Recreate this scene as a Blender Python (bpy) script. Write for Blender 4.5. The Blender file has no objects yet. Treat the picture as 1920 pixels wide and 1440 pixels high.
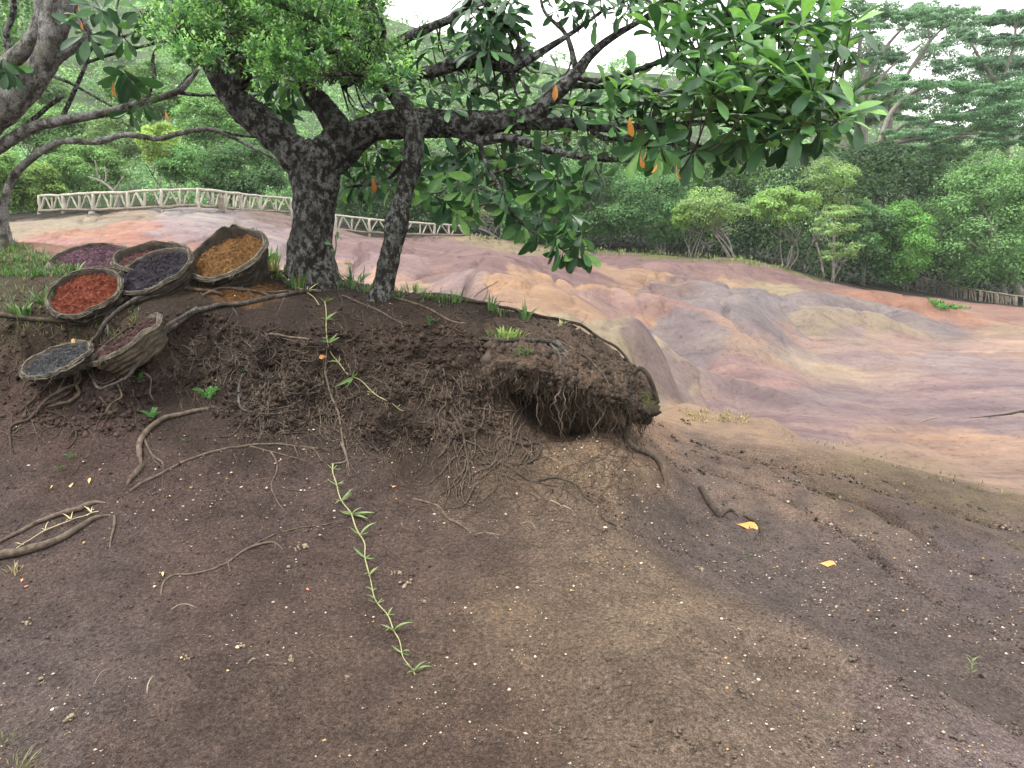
import bpy, math, random
import numpy as np
from mathutils import Vector, Matrix
from mathutils.bvhtree import BVHTree

random.seed(11); rng = np.random.default_rng(11)
sc = bpy.context.scene
COL = sc.collection
rad = math.radians

# ------------------------------------------------------------------ camera, sky, sun, exposure
F = 1920 * 26.0 / 36.0                     # focal length in photograph pixels
PITCH = rad(9.4); CP, SP = math.cos(PITCH), math.sin(PITCH)
EYE = np.array([0.0, 0.0, 1.6])
cd = bpy.data.cameras.new("camera"); cam = bpy.data.objects.new("camera", cd); COL.objects.link(cam)
cam.location = EYE; cam.rotation_euler = (rad(90) - PITCH, 0, 0)
cd.lens = 26.0; cd.sensor_width = 36.0; cd.clip_start = 0.05; cd.clip_end = 3000
sc.camera = cam

SUN_EL, SUN_AZ = rad(64), rad(248)         # azimuth measured clockwise from +Y: high, from the side, a little behind the camera
w = bpy.data.worlds.new("World"); sc.world = w; w.use_nodes = True
nt = w.node_tree; nt.nodes.clear()
n_out = nt.nodes.new("ShaderNodeOutputWorld"); n_bg = nt.nodes.new("ShaderNodeBackground")
n_sky = nt.nodes.new("ShaderNodeTexSky"); n_sky.sky_type = 'NISHITA'; n_sky.sun_disc = False
n_sky.sun_elevation = SUN_EL; n_sky.sun_rotation = SUN_AZ
n_mix = nt.nodes.new("ShaderNodeMix"); n_mix.data_type = 'RGBA'
n_tc = nt.nodes.new("ShaderNodeTexCoord"); n_no = nt.nodes.new("ShaderNodeTexNoise")
n_no.inputs['Scale'].default_value = 3.0; n_no.inputs['Detail'].default_value = 5
n_mr = nt.nodes.new("ShaderNodeMapRange")
n_mr.inputs['From Min'].default_value = 0.35; n_mr.inputs['From Max'].default_value = 0.65
n_mr.inputs['To Min'].default_value = 0.80; n_mr.inputs['To Max'].default_value = 0.97
nt.links.new(n_tc.outputs['Generated'], n_no.inputs['Vector'])
nt.links.new(n_no.outputs['Fac'], n_mr.inputs['Value'])
nt.links.new(n_mr.outputs['Result'], n_mix.inputs[0])
nt.links.new(n_sky.outputs['Color'], n_mix.inputs[6])
n_mix.inputs[7].default_value = (10.2, 10.0, 9.8, 1)   # the bright cloud deck
nt.links.new(n_mix.outputs[2], n_bg.inputs['Color'])
n_bg.inputs['Strength'].default_value = 0.10
nt.links.new(n_bg.outputs['Background'], n_out.inputs['Surface'])

sd = bpy.data.lights.new("sun", 'SUN'); sun = bpy.data.objects.new("sun", sd); COL.objects.link(sun)
sd.energy = 1.5; sd.angle = rad(11); sd.color = (1.0, 0.96, 0.9)
sdir = Vector((math.sin(SUN_AZ) * math.cos(SUN_EL), math.cos(SUN_AZ) * math.cos(SUN_EL), math.sin(SUN_EL)))
sun.rotation_euler = sdir.to_track_quat('Z', 'Y').to_euler(); sun.location = (0, -5, 20)

sc.view_settings.view_transform = 'Standard'; sc.view_settings.look = 'None'
sc.view_settings.exposure = 1.85; sc.view_settings.gamma = 1.0
sc.view_settings.use_curve_mapping = False
sc.cycles.max_bounces = 7; sc.cycles.diffuse_bounces = 4; sc.cycles.volume_bounces = 0; sc.cycles.glossy_bounces = 2
sc.cycles.transmission_bounces = 3; sc.cycles.transparent_max_bounces = 6
sc.cycles.use_denoising = True; sc.cycles.sample_clamp_indirect = 4.0
sc.cycles.caustics_reflective = False; sc.cycles.caustics_refractive = False

# ------------------------------------------------------------------ helpers
def P(px, py, Y):
    """the point seen at photograph pixel (px,py), Y metres ahead"""
    a = (px - 960) / F; b = (720 - py) / F
    s = Y / (CP + b * SP)
    return np.array([a * s, Y, 1.6 + (-SP + b * CP) * s])

def ray(px, py):
    px = np.asarray(px, float); py = np.asarray(py, float)
    a = (px - 960) / F; b = (720 - py) / F
    d = np.stack([a, CP + b * SP, -SP + b * CP], -1)
    return d / np.linalg.norm(d, axis=-1, keepdims=True)

def _h(ix, iy, iz, seed):
    n = (ix * 73856093) ^ (iy * 19349663) ^ (iz * 83492791) ^ (seed * 2654435761)
    n = n & 0xffffffff
    n = ((n ^ (n >> 13)) * 1274126177) & 0xffffffff
    n = n ^ (n >> 16)
    return (n & 0xffff) / 32767.5 - 1.0

def vnoise(p, seed=0):
    p = np.asarray(p, float); i = np.floor(p).astype(np.int64); f = p - i
    u = f * f * f * (f * (f * 6 - 15) + 10)
    r = 0
    for dx in (0, 1):
        wx = u[..., 0] if dx else 1 - u[..., 0]
        for dy in (0, 1):
            wy = u[..., 1] if dy else 1 - u[..., 1]
            for dz in (0, 1):
                wz = u[..., 2] if dz else 1 - u[..., 2]
                r = r + wx * wy * wz * _h(i[..., 0] + dx, i[..., 1] + dy, i[..., 2] + dz, seed)
    return r

def fbm(p, oct=4, seed=0, gain=.5):
    p = np.asarray(p, float); a = 1.0; s = 0; t = 0
    for k in range(oct):
        s = s + a * vnoise(p * (2.03 ** k) + 17.3 * k, seed + k); t += a; a *= gain
    return s / t

def sstep(a, b, x):
    t = np.clip((x - a) / (b - a), 0, 1); return t * t * (3 - 2 * t)

def lin(c):
    c = np.asarray(c, float) / 255.0
    return np.where(c <= .04045, c / 12.92, ((c + .055) / 1.055) ** 2.4)

def np_mesh(name, V, F4, mat=None, smooth=True, col=None, uniq=None):
    """mesh from arrays; F4 is an (n,3) or (n,4) int array or a list of such arrays"""
    V = np.asarray(V, np.float32)
    if not isinstance(F4, list): F4 = [F4]
    F4 = [np.asarray(f, np.int32) for f in F4 if len(f)]
    me = bpy.data.meshes.new(name)
    me.vertices.add(len(V)); me.vertices.foreach_set('co', V.ravel())
    loops = np.concatenate([f.ravel() for f in F4])
    sizes = np.concatenate([np.full(len(f), f.shape[1], np.int32) for f in F4])
    starts = np.concatenate([[0], np.cumsum(sizes)[:-1]]).astype(np.int32)
    me.loops.add(len(loops)); me.loops.foreach_set('vertex_index', loops)
    me.polygons.add(len(sizes)); me.polygons.foreach_set('loop_start', starts)
    me.polygons.foreach_set('loop_total', sizes)
    if smooth: me.polygons.foreach_set('use_smooth', np.ones(len(sizes), bool))
    me.update(calc_edges=True)
    if col is not None:
        at = me.color_attributes.new('Col', 'FLOAT_COLOR', 'POINT')
        c = np.ones((len(V), 4), np.float32); c[:, :3] = col
        at.data.foreach_set('color', c.ravel())
    if mat is not None:
        for m in (mat if isinstance(mat, (list, tuple)) else [mat]): me.materials.append(m)
    return me

def link(name, me, parent=None, loc=(0, 0, 0), kind=None, label=None, cat=None, group=None, rot=None):
    o = bpy.data.objects.new(name, me); COL.objects.link(o); o.location = loc
    if rot is not None: o.rotation_euler = rot
    if parent is not None: o.parent = parent
    if kind: o['kind'] = kind
    if label: o['label'] = label
    if cat: o['category'] = cat
    if group: o['group'] = group
    return o

def thing(name, base, label, cat, group=None):
    return link(name, None, None, tuple(float(v) for v in base), None, label, cat, group)

class MB:
    """collects pieces of geometry that belong to one mesh"""
    def __init__(self): self.V = []; self.Q = []; self.T = []; self.C = []; self.n = 0
    def add(self, V, Q=None, T=None, c=None):
        V = np.asarray(V, float).reshape(-1, 3)
        if Q is not None and len(Q): self.Q.append(np.asarray(Q, int) + self.n)
        if T is not None and len(T): self.T.append(np.asarray(T, int) + self.n)
        self.V.append(V); self.n += len(V)
        self.C.append(np.tile(np.asarray((1, 1, 1) if c is None else c, float), (len(V), 1)) if c is None or np.ndim(c) == 1 else np.asarray(c, float))
    def tube(self, pts, r, sides=6, cap=True, c=None, wob=0.0, seed=0, flat=None):
        V, Q, T = tube_arrays(pts, r, sides, cap, wob, seed)
        self.add(V, Q, T, c)
    def mesh(self, name, mat, smooth=True, base=(0, 0, 0), col=False):
        V = np.concatenate(self.V) - np.asarray(base, float)
        fs = []
        if self.Q: fs.append(np.concatenate(self.Q))
        if self.T: fs.append(np.concatenate(self.T))
        return np_mesh(name, V, fs, mat, smooth, np.concatenate(self.C) if col else None)
    def build(self, name, mat, parent=None, base=(0, 0, 0), smooth=True, col=False, loc=(0, 0, 0), **kw):
        return link(name, self.mesh(name, mat, smooth, base, col), parent, loc, **kw)

def crom(pts, step):
    """Catmull-Rom resampling of rows (any number of columns); step measured in the first 2-3 columns' unit"""
    pts = np.asarray(pts, float)
    if len(pts) < 2: return pts
    q = np.vstack([2 * pts[0] - pts[1], pts, 2 * pts[-1] - pts[-2]])
    out = []
    for i in range(1, len(q) - 2):
        d = np.linalg.norm(q[i + 1][:3] - q[i][:3]) if q.shape[1] >= 3 else np.linalg.norm(q[i + 1][:2] - q[i][:2])
        n = max(1, int(round(d / step)))
        t = (np.arange(n) / n)[:, None]
        a, b, c, e = q[i - 1], q[i], q[i + 1], q[i + 2]
        out.append(.5 * (2 * b + (c - a) * t + (2 * a - 5 * b + 4 * c - e) * t ** 2 + (-a + 3 * b - 3 * c + e) * t ** 3))
    out.append(pts[-1:])
    return np.concatenate(out)

def tube_arrays(pts, r, sides=6, cap=True, wob=0.0, seed=0):
    pts = np.asarray(pts, float); n = len(pts)
    r = np.broadcast_to(np.asarray(r, float), (n,)) if np.ndim(r) == 0 else np.asarray(r, float)
    tg = np.gradient(pts, axis=0); tg /= np.linalg.norm(tg, axis=1, keepdims=True) + 1e-9
    ref = np.array([0.13, 0.2, 1.0]) if abs(tg[:, 2].mean()) < .8 else np.array([1.0, .1, .05])
    nn = np.zeros_like(pts); u = ref - tg[0] * ref.dot(tg[0]); u /= np.linalg.norm(u)
    for i in range(n):
        u = u - tg[i] * u.dot(tg[i]); u /= np.linalg.norm(u) + 1e-9; nn[i] = u
    bb = np.cross(tg, nn)
    a = np.arange(sides) / sides * 2 * np.pi
    ring = nn[:, None, :] * np.cos(a)[None, :, None] + bb[:, None, :] * np.sin(a)[None, :, None]
    rr = np.repeat(r[:, None], sides, 1)
    V = pts[:, None, :] + ring * rr[..., None]
    if wob:
        k = fbm(V / np.maximum(rr[..., None].max() * .9, 1e-4), 3, seed) * wob
        k += vnoise(V / np.maximum(rr[..., None].max() * .25, 1e-4), seed + 5) * wob * .35
        V = pts[:, None, :] + ring * (rr * (1 + k))[..., None]
    V = V.reshape(-1, 3)
    i = np.arange(n - 1)[:, None] * sides; j = np.arange(sides)[None, :]; j2 = (j + 1) % sides
    Q = np.stack([i + j, i + j2, i + sides + j2, i + sides + j], -1).reshape(-1, 4)
    T = np.zeros((0, 3), int)
    if cap:
        V = np.vstack([V, pts[0], pts[-1]]); m = n * sides
        jj = np.arange(sides); k2 = (jj + 1) % sides
        T = np.concatenate([np.stack([k2, jj, np.full(sides, m)], 1),
                            np.stack([(n - 1) * sides + jj, (n - 1) * sides + k2, np.full(sides, m + 1)], 1)])
    return V, Q, T

# ------------------------------------------------------------------ materials
def newmat(name):
    m = bpy.data.materials.new(name); m.use_nodes = True
    nt = m.node_tree; nt.nodes.clear()
    o = nt.nodes.new("ShaderNodeOutputMaterial"); b = nt.nodes.new("ShaderNodeBsdfPrincipled")
    nt.links.new(b.outputs[0], o.inputs['Surface'])
    return m, nt, b, o
def N(nt, t, **kw):
    n = nt.nodes.new(t)
    for k, v in kw.items(): setattr(n, k, v)
    return n
def noise(nt, scale, detail=4, vec=None, rough=.55):
    n = N(nt, "ShaderNodeTexNoise"); n.inputs['Scale'].default_value = scale; n.inputs['Detail'].default_value = detail
    n.inputs['Roughness'].default_value = rough
    if vec is not None: nt.links.new(vec, n.inputs['Vector'])
    return n.outputs['Fac']
def ramp(nt, src, stops):
    r = N(nt, "ShaderNodeValToRGB"); e = r.color_ramp.elements
    while len(e) < len(stops): e.new(.5)
    for k, (p, c) in enumerate(stops):
        e[k].position = p; e[k].color = (c[0], c[1], c[2], 1) if np.ndim(c) else (c, c, c, 1)
    nt.links.new(src, r.inputs['Fac']); return r.outputs['Color']
def mixc(nt, fac, a, b, blend='MIX'):
    m = N(nt, "ShaderNodeMix", data_type='RGBA', blend_type=blend)
    for s, v in ((m.inputs[0], fac), (m.inputs[6], a), (m.inputs[7], b)):
        if isinstance(v, (int, float)): s.default_value = v
        elif isinstance(v, (tuple, list, np.ndarray)): s.default_value = (v[0], v[1], v[2], 1)
        else: nt.links.new(v, s)
    return m.outputs[2]
def bump(nt, b, h, strength=.5, dist=.01):
    n = N(nt, "ShaderNodeBump"); n.inputs['Strength'].default_value = strength; n.inputs['Distance'].default_value = dist
    nt.links.new(h, n.inputs['Height']); nt.links.new(n.outputs[0], b.inputs['Normal'])
def mapping(nt, scale, coord='Object'):
    t = N(nt, "ShaderNodeTexCoord"); m = N(nt, "ShaderNodeMapping"); m.inputs['Scale'].default_value = scale
    nt.links.new(t.outputs[coord], m.inputs['Vector']); return m.outputs[0]

def ground_material():
    m, nt, b, o = newmat("earth")
    at = N(nt, "ShaderNodeAttribute", attribute_name='Col')
    nearm = N(nt, "ShaderNodeAttribute", attribute_name='near')
    co = mapping(nt, (1, 1, 1))
    # damp and dry crumbs and grit; dark flecks also paint crevice shade
    crumb = ramp(nt, noise(nt, 60, 6, co, .75), [(.37, .42), (.455, .82), (.535, 1.10), (.63, 1.75)])
    grit = ramp(nt, noise(nt, 190, 3, co, .6), [(.38, .62), (.5, 1.0), (.62, 1.55)])
    patch = ramp(nt, noise(nt, 4.0, 7, co, .68), [(.38, (.76, .75, .74)), (.5, (1, 1, 1)), (.62, (1.24, 1.22, 1.18))])
    c = mixc(nt, .9, at.outputs['Color'], crumb, 'MULTIPLY'); c = mixc(nt, .8, c, grit, 'MULTIPLY'); c = mixc(nt, .9, c, patch, 'MULTIPLY')
    # washed streaks, flecks and dry blotches farther out
    st = ramp(nt, noise(nt, 1.0, 8, mapping(nt, (.20, 1.7, 1)), .7), [(.37, (.74, .72, .76)), (.46, (.96, .95, .97)), (.55, (1.03, 1.02, 1.0)), (.63, (1.30, 1.22, 1.08))])
    far = mixc(nt, .85, at.outputs['Color'], st, 'MULTIPLY')
    sp = ramp(nt, noise(nt, 9.0, 6, co, .75), [(.37, .55), (.43, .95), (.57, 1.02), (.65, 1.25)])
    far = mixc(nt, .8, far, sp, 'MULTIPLY')
    bl = ramp(nt, noise(nt, .9, 6, co, .68), [(.38, (.82, .79, .81)), (.5, (1, 1, 1)), (.62, (1.16, 1.15, 1.12))])
    far = mixc(nt, .9, far, bl, 'MULTIPLY')
    c = mixc(nt, nearm.outputs['Fac'], far, c)
    nt.links.new(c, b.inputs['Base Color'])
    b.inputs['Roughness'].default_value = .95; b.inputs['Specular IOR Level'].default_value = .15
    h1 = noise(nt, 70, 6, co, .7); h2 = noise(nt, 14, 4, co, .6)
    a = N(nt, "ShaderNodeMath", operation='MULTIPLY_ADD'); nt.links.new(h2, a.inputs[0]); a.inputs[1].default_value = 1.6; nt.links.new(h1, a.inputs[2])
    bump(nt, b, a.outputs[0], 1.0, .022)
    return m

def bark_material(name, dark, mid, pale, pale_lo=.56, pale_hi=.64, scale=9.0, moss=None):
    m, nt, b, o = newmat(name)
    co = mapping(nt, (1, 1, .55))
    base = ramp(nt, noise(nt, scale * 3, 6, co, .7), [(.32, dark), (.62, mid)])
    lich = ramp(nt, noise(nt, scale, 7, mapping(nt, (1, 1, .8)), .72), [(pale_lo, 0.0), (pale_hi, 1.0)])
    fine = ramp(nt, noise(nt, scale * 9, 3, co, .6), [(.35, .25), (.6, 1.0)])
    zone = ramp(nt, noise(nt, scale * .22, 4, mapping(nt, (1, 1, .7)), .6), [(.38, .38), (.56, 1.0)])
    f0 = N(nt, "ShaderNodeMath", operation='MULTIPLY'); nt.links.new(lich, f0.inputs[0]); nt.links.new(zone, f0.inputs[1])
    f = N(nt, "ShaderNodeMath", operation='MULTIPLY'); nt.links.new(f0.outputs[0], f.inputs[0]); nt.links.new(fine, f.inputs[1])
    c = mixc(nt, f.outputs[0], base, pale)
    if moss is not None:
        mo = ramp(nt, noise(nt, 4.1, 4, mapping(nt, (1, 1, 1))), [(.56, 0.0), (.68, .75)])
        c = mixc(nt, mo, c, moss)
    nt.links.new(c, b.inputs['Base Color']); b.inputs['Roughness'].default_value = .9; b.inputs['Specular IOR Level'].default_value = .2
    h = ramp(nt, noise(nt, scale * 2.2, 7, mapping(nt, (1, 1, .28)), .72), [(.36, 0.0), (.47, .55), (.62, 1.0)])
    bump(nt, b, h, 1.0, .03)
    return m

def plain_material(name, c1, c2, scale=20, rough=.9, bumpd=.005, spec=.2):
    m, nt, b, o = newmat(name)
    co = mapping(nt, (1, 1, 1))
    c = ramp(nt, noise(nt, scale, 5, co, .65), [(.3, c1), (.7, c2)])
    nt.links.new(c, b.inputs['Base Color']); b.inputs['Roughness'].default_value = rough; b.inputs['Specular IOR Level'].default_value = spec
    if bumpd: bump(nt, b, noise(nt, scale * 2.5, 5, co, .7), .8, bumpd)
    return m

def leaf_material(name, c, c2, trans=.25, rough=.4, attr=False, spec=.4):
    """leaf blade: tone varies from object to object (or from clump to clump), light comes through it"""
    m, nt, b, o = newmat(name)
    if attr:
        at = N(nt, "ShaderNodeAttribute", attribute_name='Col')
        col = mixc(nt, 1.0, at.outputs['Color'], c, 'MULTIPLY')
    else:
        inf = N(nt, "ShaderNodeObjectInfo")
        col = mixc(nt, inf.outputs['Random'], c, c2)
        v = ramp(nt, noise(nt, 25, 3, mapping(nt, (1, 1, 1))), [(.3, .8), (.7, 1.15)])
        col = mixc(nt, 1.0, col, v, 'MULTIPLY')
    nt.links.new(col, b.inputs['Base Color']); b.inputs['Roughness'].default_value = rough; b.inputs['Specular IOR Level'].default_value = spec
    tr = N(nt, "ShaderNodeBsdfTranslucent"); mx = N(nt, "ShaderNodeMixShader"); mx.inputs[0].default_value = trans
    tc = mixc(nt, 1.0, col, (1.25, 1.4, .8), 'MULTIPLY')
    nt.links.new(tc, tr.inputs['Color'])
    nt.links.new(b.outputs[0], mx.inputs[1]); nt.links.new(tr.outputs[0], mx.inputs[2]); nt.links.new(mx.outputs[0], o.inputs['Surface'])
    return m

# ------------------------------------------------------------------ the ground surface
# (px, py, Y): the ground seen at that pixel of the photograph lies Y metres ahead
CT = """
-300 1440 2.5; -300 1100 3.7; -300 850 4.8; -300 700 5.3; -300 600 5.7; -300 500 6.8
0 1440 2.3; 0 1300 2.7; 0 1100 3.4; 0 950 4.1; 0 850 4.5; 0 780 4.75; 0 700 4.95; 0 620 5.12; 0 560 5.6; 0 500 6.4; 30 458 7.3
300 1440 2.2; 300 1200 2.9; 300 1000 3.75; 300 860 4.4; 300 780 4.75; 300 700 4.95; 300 640 5.05; 300 590 5.2; 300 540 5.7; 300 498 6.4
600 1440 2.14; 600 1200 2.9; 600 1000 3.75; 600 900 4.2; 600 820 4.6; 600 740 4.85; 600 680 5.0; 600 620 5.2; 600 560 5.7; 600 520 6.2
760 600 5.35; 760 552 6.1; 760 700 4.97
900 1440 2.14; 900 1200 2.85; 900 1050 3.5; 900 900 4.3; 900 860 4.5; 900 780 4.8; 900 700 4.98; 900 640 5.15; 900 590 5.75; 900 564 6.1
1000 860 4.6; 1000 810 5.0; 1000 640 5.95; 1000 600 6.05
1100 1440 2.14; 1100 1250 2.65; 1100 1100 3.3; 1100 1000 3.8; 1100 920 4.2; 1100 860 4.62; 1100 815 5.05; 1100 650 6.25; 1075 612 6.2; 1000 616 6.5; 1075 646 6.6; 950 594 6.5; 900 572 6.5
1170 900 4.45; 1180 850 4.9; 1185 810 5.3
1250 1440 2.14; 1250 1300 2.45; 1250 1150 3.05; 1250 1060 3.65; 1250 1000 4.4; 1250 930 4.9; 1250 850 5.8; 1230 805 6.7
1500 1440 2.2; 1500 1300 2.72; 1500 1185 3.25; 1500 1130 4.0; 1500 1060 4.5; 1500 1000 5.0; 1500 940 5.6; 1500 870 6.6; 1480 835 7.4
1700 1440 2.3; 1700 1275 2.87; 1700 1220 3.6; 1700 1150 3.9; 1700 1100 4.3; 1700 1000 5.2; 1700 950 5.9; 1700 890 6.9
1920 1440 2.38; 1920 1395 2.55; 1920 1330 3.2; 1920 1250 3.45; 1920 1150 4.1; 1920 1060 4.9; 1920 1000 5.6; 1920 935 6.5
2250 1440 2.5; 2250 1200 3.9; 2250 1000 5.8; 2250 880 8.0; 2250 760 13; 2250 640 23; 2250 585 40
1300 780 9.6; 1240 768 10.2; 1500 815 9.8; 1700 868 8.8; 1920 912 8.0
1920 750 13.3; 1500 750 12.8; 1250 735 12.2; 1920 700 16.6; 1500 700 16.3; 1250 700 14.0
1920 650 22.2; 1700 650 21.5; 1500 650 20; 1920 605 30.5; 1700 605 29; 1920 583 38; 1720 545 55; 1800 563 46
30 425 28; 70 402 33; 305 396 31; 420 397 33; 545 402 38; 100 450 25; 300 450 25.5; 450 450 25; 300 480 20; 520 490 18; -300 420 32; -300 470 20
650 440 43; 820 442 48; 650 480 28; 700 510 20; 800 535 16.5; 900 552 15; 800 480 33; 900 480 38; 880 445 47
1000 500 30; 1000 530 21; 1150 535 25; 1150 500 36; 1000 472 45; 1150 478 44; 1300 483 43; 1400 487 41; 1500 512 40.5; 1600 537 43; 1700 541 50
1300 510 36; 1300 545 25; 1250 580 19; 1400 565 26; 1400 605 19; 1400 640 16.5; 1250 640 13.5; 1600 572 31; 1600 602 25; 1600 640 19.8; 1800 602 29
1000 580 13.2; 1100 620 11.6; 1200 655 11.0; 1180 690 10.4; 1210 740 10.4
"""
ctrl = []
for tok in CT.replace("\n", ";").split(";"):
    t = tok.split()
    if len(t) == 3:
        p = P(*map(float, t)); ctrl.append(p)
W0 = [(-4, 9.5, 1.0), (-7, 10, 1.1), (-1.5, 9, .75), (0, 9.0, .6), (0.9, 8.5, .2), (-3, 14, 1.0), (-8, 15, 1.2), (-5.5, 7.8, 1.5),
      (0.4, 7.3, .8), (1.3, 7.0, .1), (.40, 5.75, .40), (.62, 5.7, .36), (.16, 5.5, .50), (-20, 70, 6), (0, 70, 4.5), (20, 70, 3.2), (45, 75, 1.0), (-60, 75, 7), (80, 75, .2), (-30, 45, 4.4)]
ctrl = np.array(ctrl + [np.array(q, float) for q in W0])
def to_tl(x, y):
    return np.arctan2(x, y), np.log(np.hypot(x, y))
TS = 1.5
_th, _lr = to_tl(ctrl[:, 0], ctrl[:, 1]); _T = (ctrl[:, 2] - 1.6) / np.exp(_lr)
_U = np.stack([_th * TS, _lr], 1)
def _phi(d2): return .5 * d2 * np.log(d2 + 1e-12)
def tps_fit(U, T, lam):
    n = len(U); K = _phi(((U[:, None] - U[None]) ** 2).sum(-1)) + lam * np.eye(n)
    Pm = np.hstack([np.ones((n, 1)), U]); A = np.zeros((n + 3, n + 3)); A[:n, :n] = K; A[:n, n:] = Pm; A[n:, :n] = Pm.T
    return np.linalg.solve(A, np.concatenate([T, np.zeros(3)]))
_W = tps_fit(_U, _T, 6e-5)
def z_base(x, y):
    x = np.asarray(x, float); y = np.asarray(y, float)
    th, lr = to_tl(x, y); r = np.exp(lr)
    rc = np.clip(r, 2.0, 74.0); thc = np.clip(th, -.80, .80)
    u = np.stack([thc * TS, np.log(rc)], -1).reshape(-1, 2); out = np.empty(len(u))
    for s in range(0, len(u), 20000):
        q = u[s:s + 20000]
        out[s:s + 20000] = _phi(((q[:, None] - _U[None]) ** 2).sum(-1)) @ _W[:len(_U)] + _W[-3] + q @ _W[-2:]
    z = 1.6 + rc * out.reshape(r.shape)
    z = z + np.maximum(r - 74, 0) * .02
    k = sstep(.62, 1.2, np.abs(th))
    return z * (1 - k) + k * np.where(th < 0, .35, -.6)
# crests and rills: pixel polyline of the crest, height (m), half width (m)
FEAT = []
def feat_dist(f, x, y):
    """points near a crest line: their indices, distance in half widths, fade towards the line's ends"""
    pl, h, wd, rag = f[:4]
    lo = pl.min(0) - 3.2 * wd; hi = pl.max(0) + 3.2 * wd
    m = np.where((x > lo[0]) & (x < hi[0]) & (y > lo[1]) & (y < hi[1]))[0]
    if not len(m): return m, None, None
    q = np.stack([x[m], y[m]], 1); best = np.full(len(m), 1e9); tt = np.zeros(len(m)); L = 0.0
    seg = np.linalg.norm(np.diff(pl, axis=0), axis=1); tot = seg.sum()
    for a, b, s in zip(pl[:-1], pl[1:], seg):
        e = (b - a) / s; t = np.clip((q - a) @ e, 0, s); d = np.linalg.norm(q - a - t[:, None] * e, axis=1)
        k = d < best; best[k] = d[k]; tt[k] = (L + t[k]) / tot; L += s
    if rag: best = best * (1 + rag * vnoise(np.stack([q[:, 0], q[:, 1], 0 * q[:, 0]], 1) / (wd * 2.2), 3))
    return m, best / wd, np.minimum(sstep(-.02, .25, tt), sstep(1.02, .75, tt))
def z_ground(x, y, feats=True):
    z = z_base(x, y)
    if not feats: return z
    shp = np.shape(z); x = np.ravel(x); y = np.ravel(y); z = np.ravel(z).copy()
    pos = np.zeros(len(z)); neg = np.zeros(len(z))
    for f in FEAT:
        m, d, end = feat_dist(f, x, y)
        if not len(m): continue
        v = f[1] * end * np.exp(-d ** 2)
        if f[1] > 0: pos[m] += v ** 3
        else: neg[m] += v
    return (z + np.cbrt(pos) + neg).reshape(shp)
_YS = np.geomspace(1.7, 90, 900)
def solve(px, py, dz=0.0, ymin=0.0, feats=True):
    """first point of the ground (raised by dz) along the pixel's ray"""
    px = np.atleast_1d(np.asarray(px, float)); py = np.atleast_1d(np.asarray(py, float)); d = ray(px, py)
    out = np.full((len(px), 3), np.nan)
    for i in range(len(px)):
        s = _YS / d[i, 1]; x = d[i, 0] * s; z = 1.6 + d[i, 2] * s
        k = np.where((z <= z_ground(x, _YS, feats) + dz) & (_YS > ymin))[0]
        j = k[0] if len(k) else len(_YS) - 1
        if 0 < j and len(k):
            a = s[j - 1]; b = s[j]
            tt = np.linspace(a, b, 12); g = (1.6 + d[i, 2] * tt) - z_ground(d[i, 0] * tt, d[i, 1] * tt, feats) - dz
            kk = np.where(g <= 0)[0]; sj = tt[kk[0]] if len(kk) else b
        else: sj = s[j]
        out[i] = EYE + d[i] * sj
    return out
def feat(pix, h, wd, rag=0.0, ymin=9.0, earth=None):
    q = crom(np.array(pix, float), 40); p = solve(q[:, 0], q[:, 1], max(h, 0) * .9, ymin, False)
    FEAT.append((p[:, :2].copy(), h, wd, rag, earth))
# dunes, far to near
feat([(30, 432), (150, 432), (300, 418), (380, 440)], 0.56, 2.6)
feat([(180, 462), (250, 440), (330, 436), (400, 468)], 0.75, 1.8, .2, earth=(224, 150, 126))
feat([(40, 452), (110, 446), (190, 462)], 0.50, 1.5, .2, earth=(218, 156, 146))
feat([(420, 420), (470, 440), (530, 462)], 0.56, 1.6, .2, earth=(172, 165, 170))
feat([(350, 440), (410, 455), (460, 478)], 0.50, 1.3, .2, earth=(186, 168, 184))
feat([(640, 470), (700, 478), (790, 484), (880, 494)], 0.56, 1.4, .2, earth=(172, 142, 152))
feat([(830, 452), (880, 462), (930, 480), (960, 500)], 0.75, 1.9, .2, earth=(146, 112, 116))
feat([(640, 452), (720, 452), (800, 462)], 0.62, 1.7, .2, earth=(152, 120, 124))
feat([(800, 500), (880, 506), (960, 528), (1010, 536)], 0.53, .95, .2, earth=(176, 150, 160))
feat([(1000, 486), (1100, 484), (1190, 492)], 0.75, 2.0, .2, earth=(148, 114, 118))
feat([(1200, 492), (1320, 496), (1420, 505)], 0.62, 1.7, .2, earth=(156, 122, 122))
feat([(1150, 512), (1200, 505), (1260, 520), (1300, 545)], 0.56, 1.6, .3, earth=(200, 158, 112))
feat([(850, 533), (950, 540), (1030, 540), (1130, 540), (1240, 565), (1340, 590), (1440, 612)], 0.53, 1.15, .25, earth=(218, 170, 122))
feat([(1285, 538), (1340, 526), (1395, 545)], 0.62, 1.4, .3, earth=(146, 126, 136))
feat([(1365, 572), (1430, 545), (1480, 558), (1525, 580)], 0.62, 1.4, .3, earth=(154, 150, 162))
feat([(1440, 545), (1560, 553), (1660, 573), (1780, 603)], 0.62, 1.1, .3, earth=(152, 146, 158))
feat([(1480, 592), (1560, 578), (1640, 588), (1760, 608)], 0.50, .8, .2, earth=(184, 168, 138))
feat([(1590, 548), (1660, 550), (1720, 560), (1770, 580)], 0.69, 1.6, .2, earth=(190, 130, 98))
feat([(960, 560), (1050, 580), (1130, 606), (1220, 640), (1290, 668), (1340, 690)], 0.43, .70, .3, earth=(212, 194, 150))
feat([(1090, 578), (1180, 575), (1290, 589), (1400, 612)], 0.30, .65, .25, earth=(190, 150, 146))
feat([(1230, 622), (1310, 628), (1400, 645)], 0.15, .6, .3, earth=(156, 152, 168))
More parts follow.
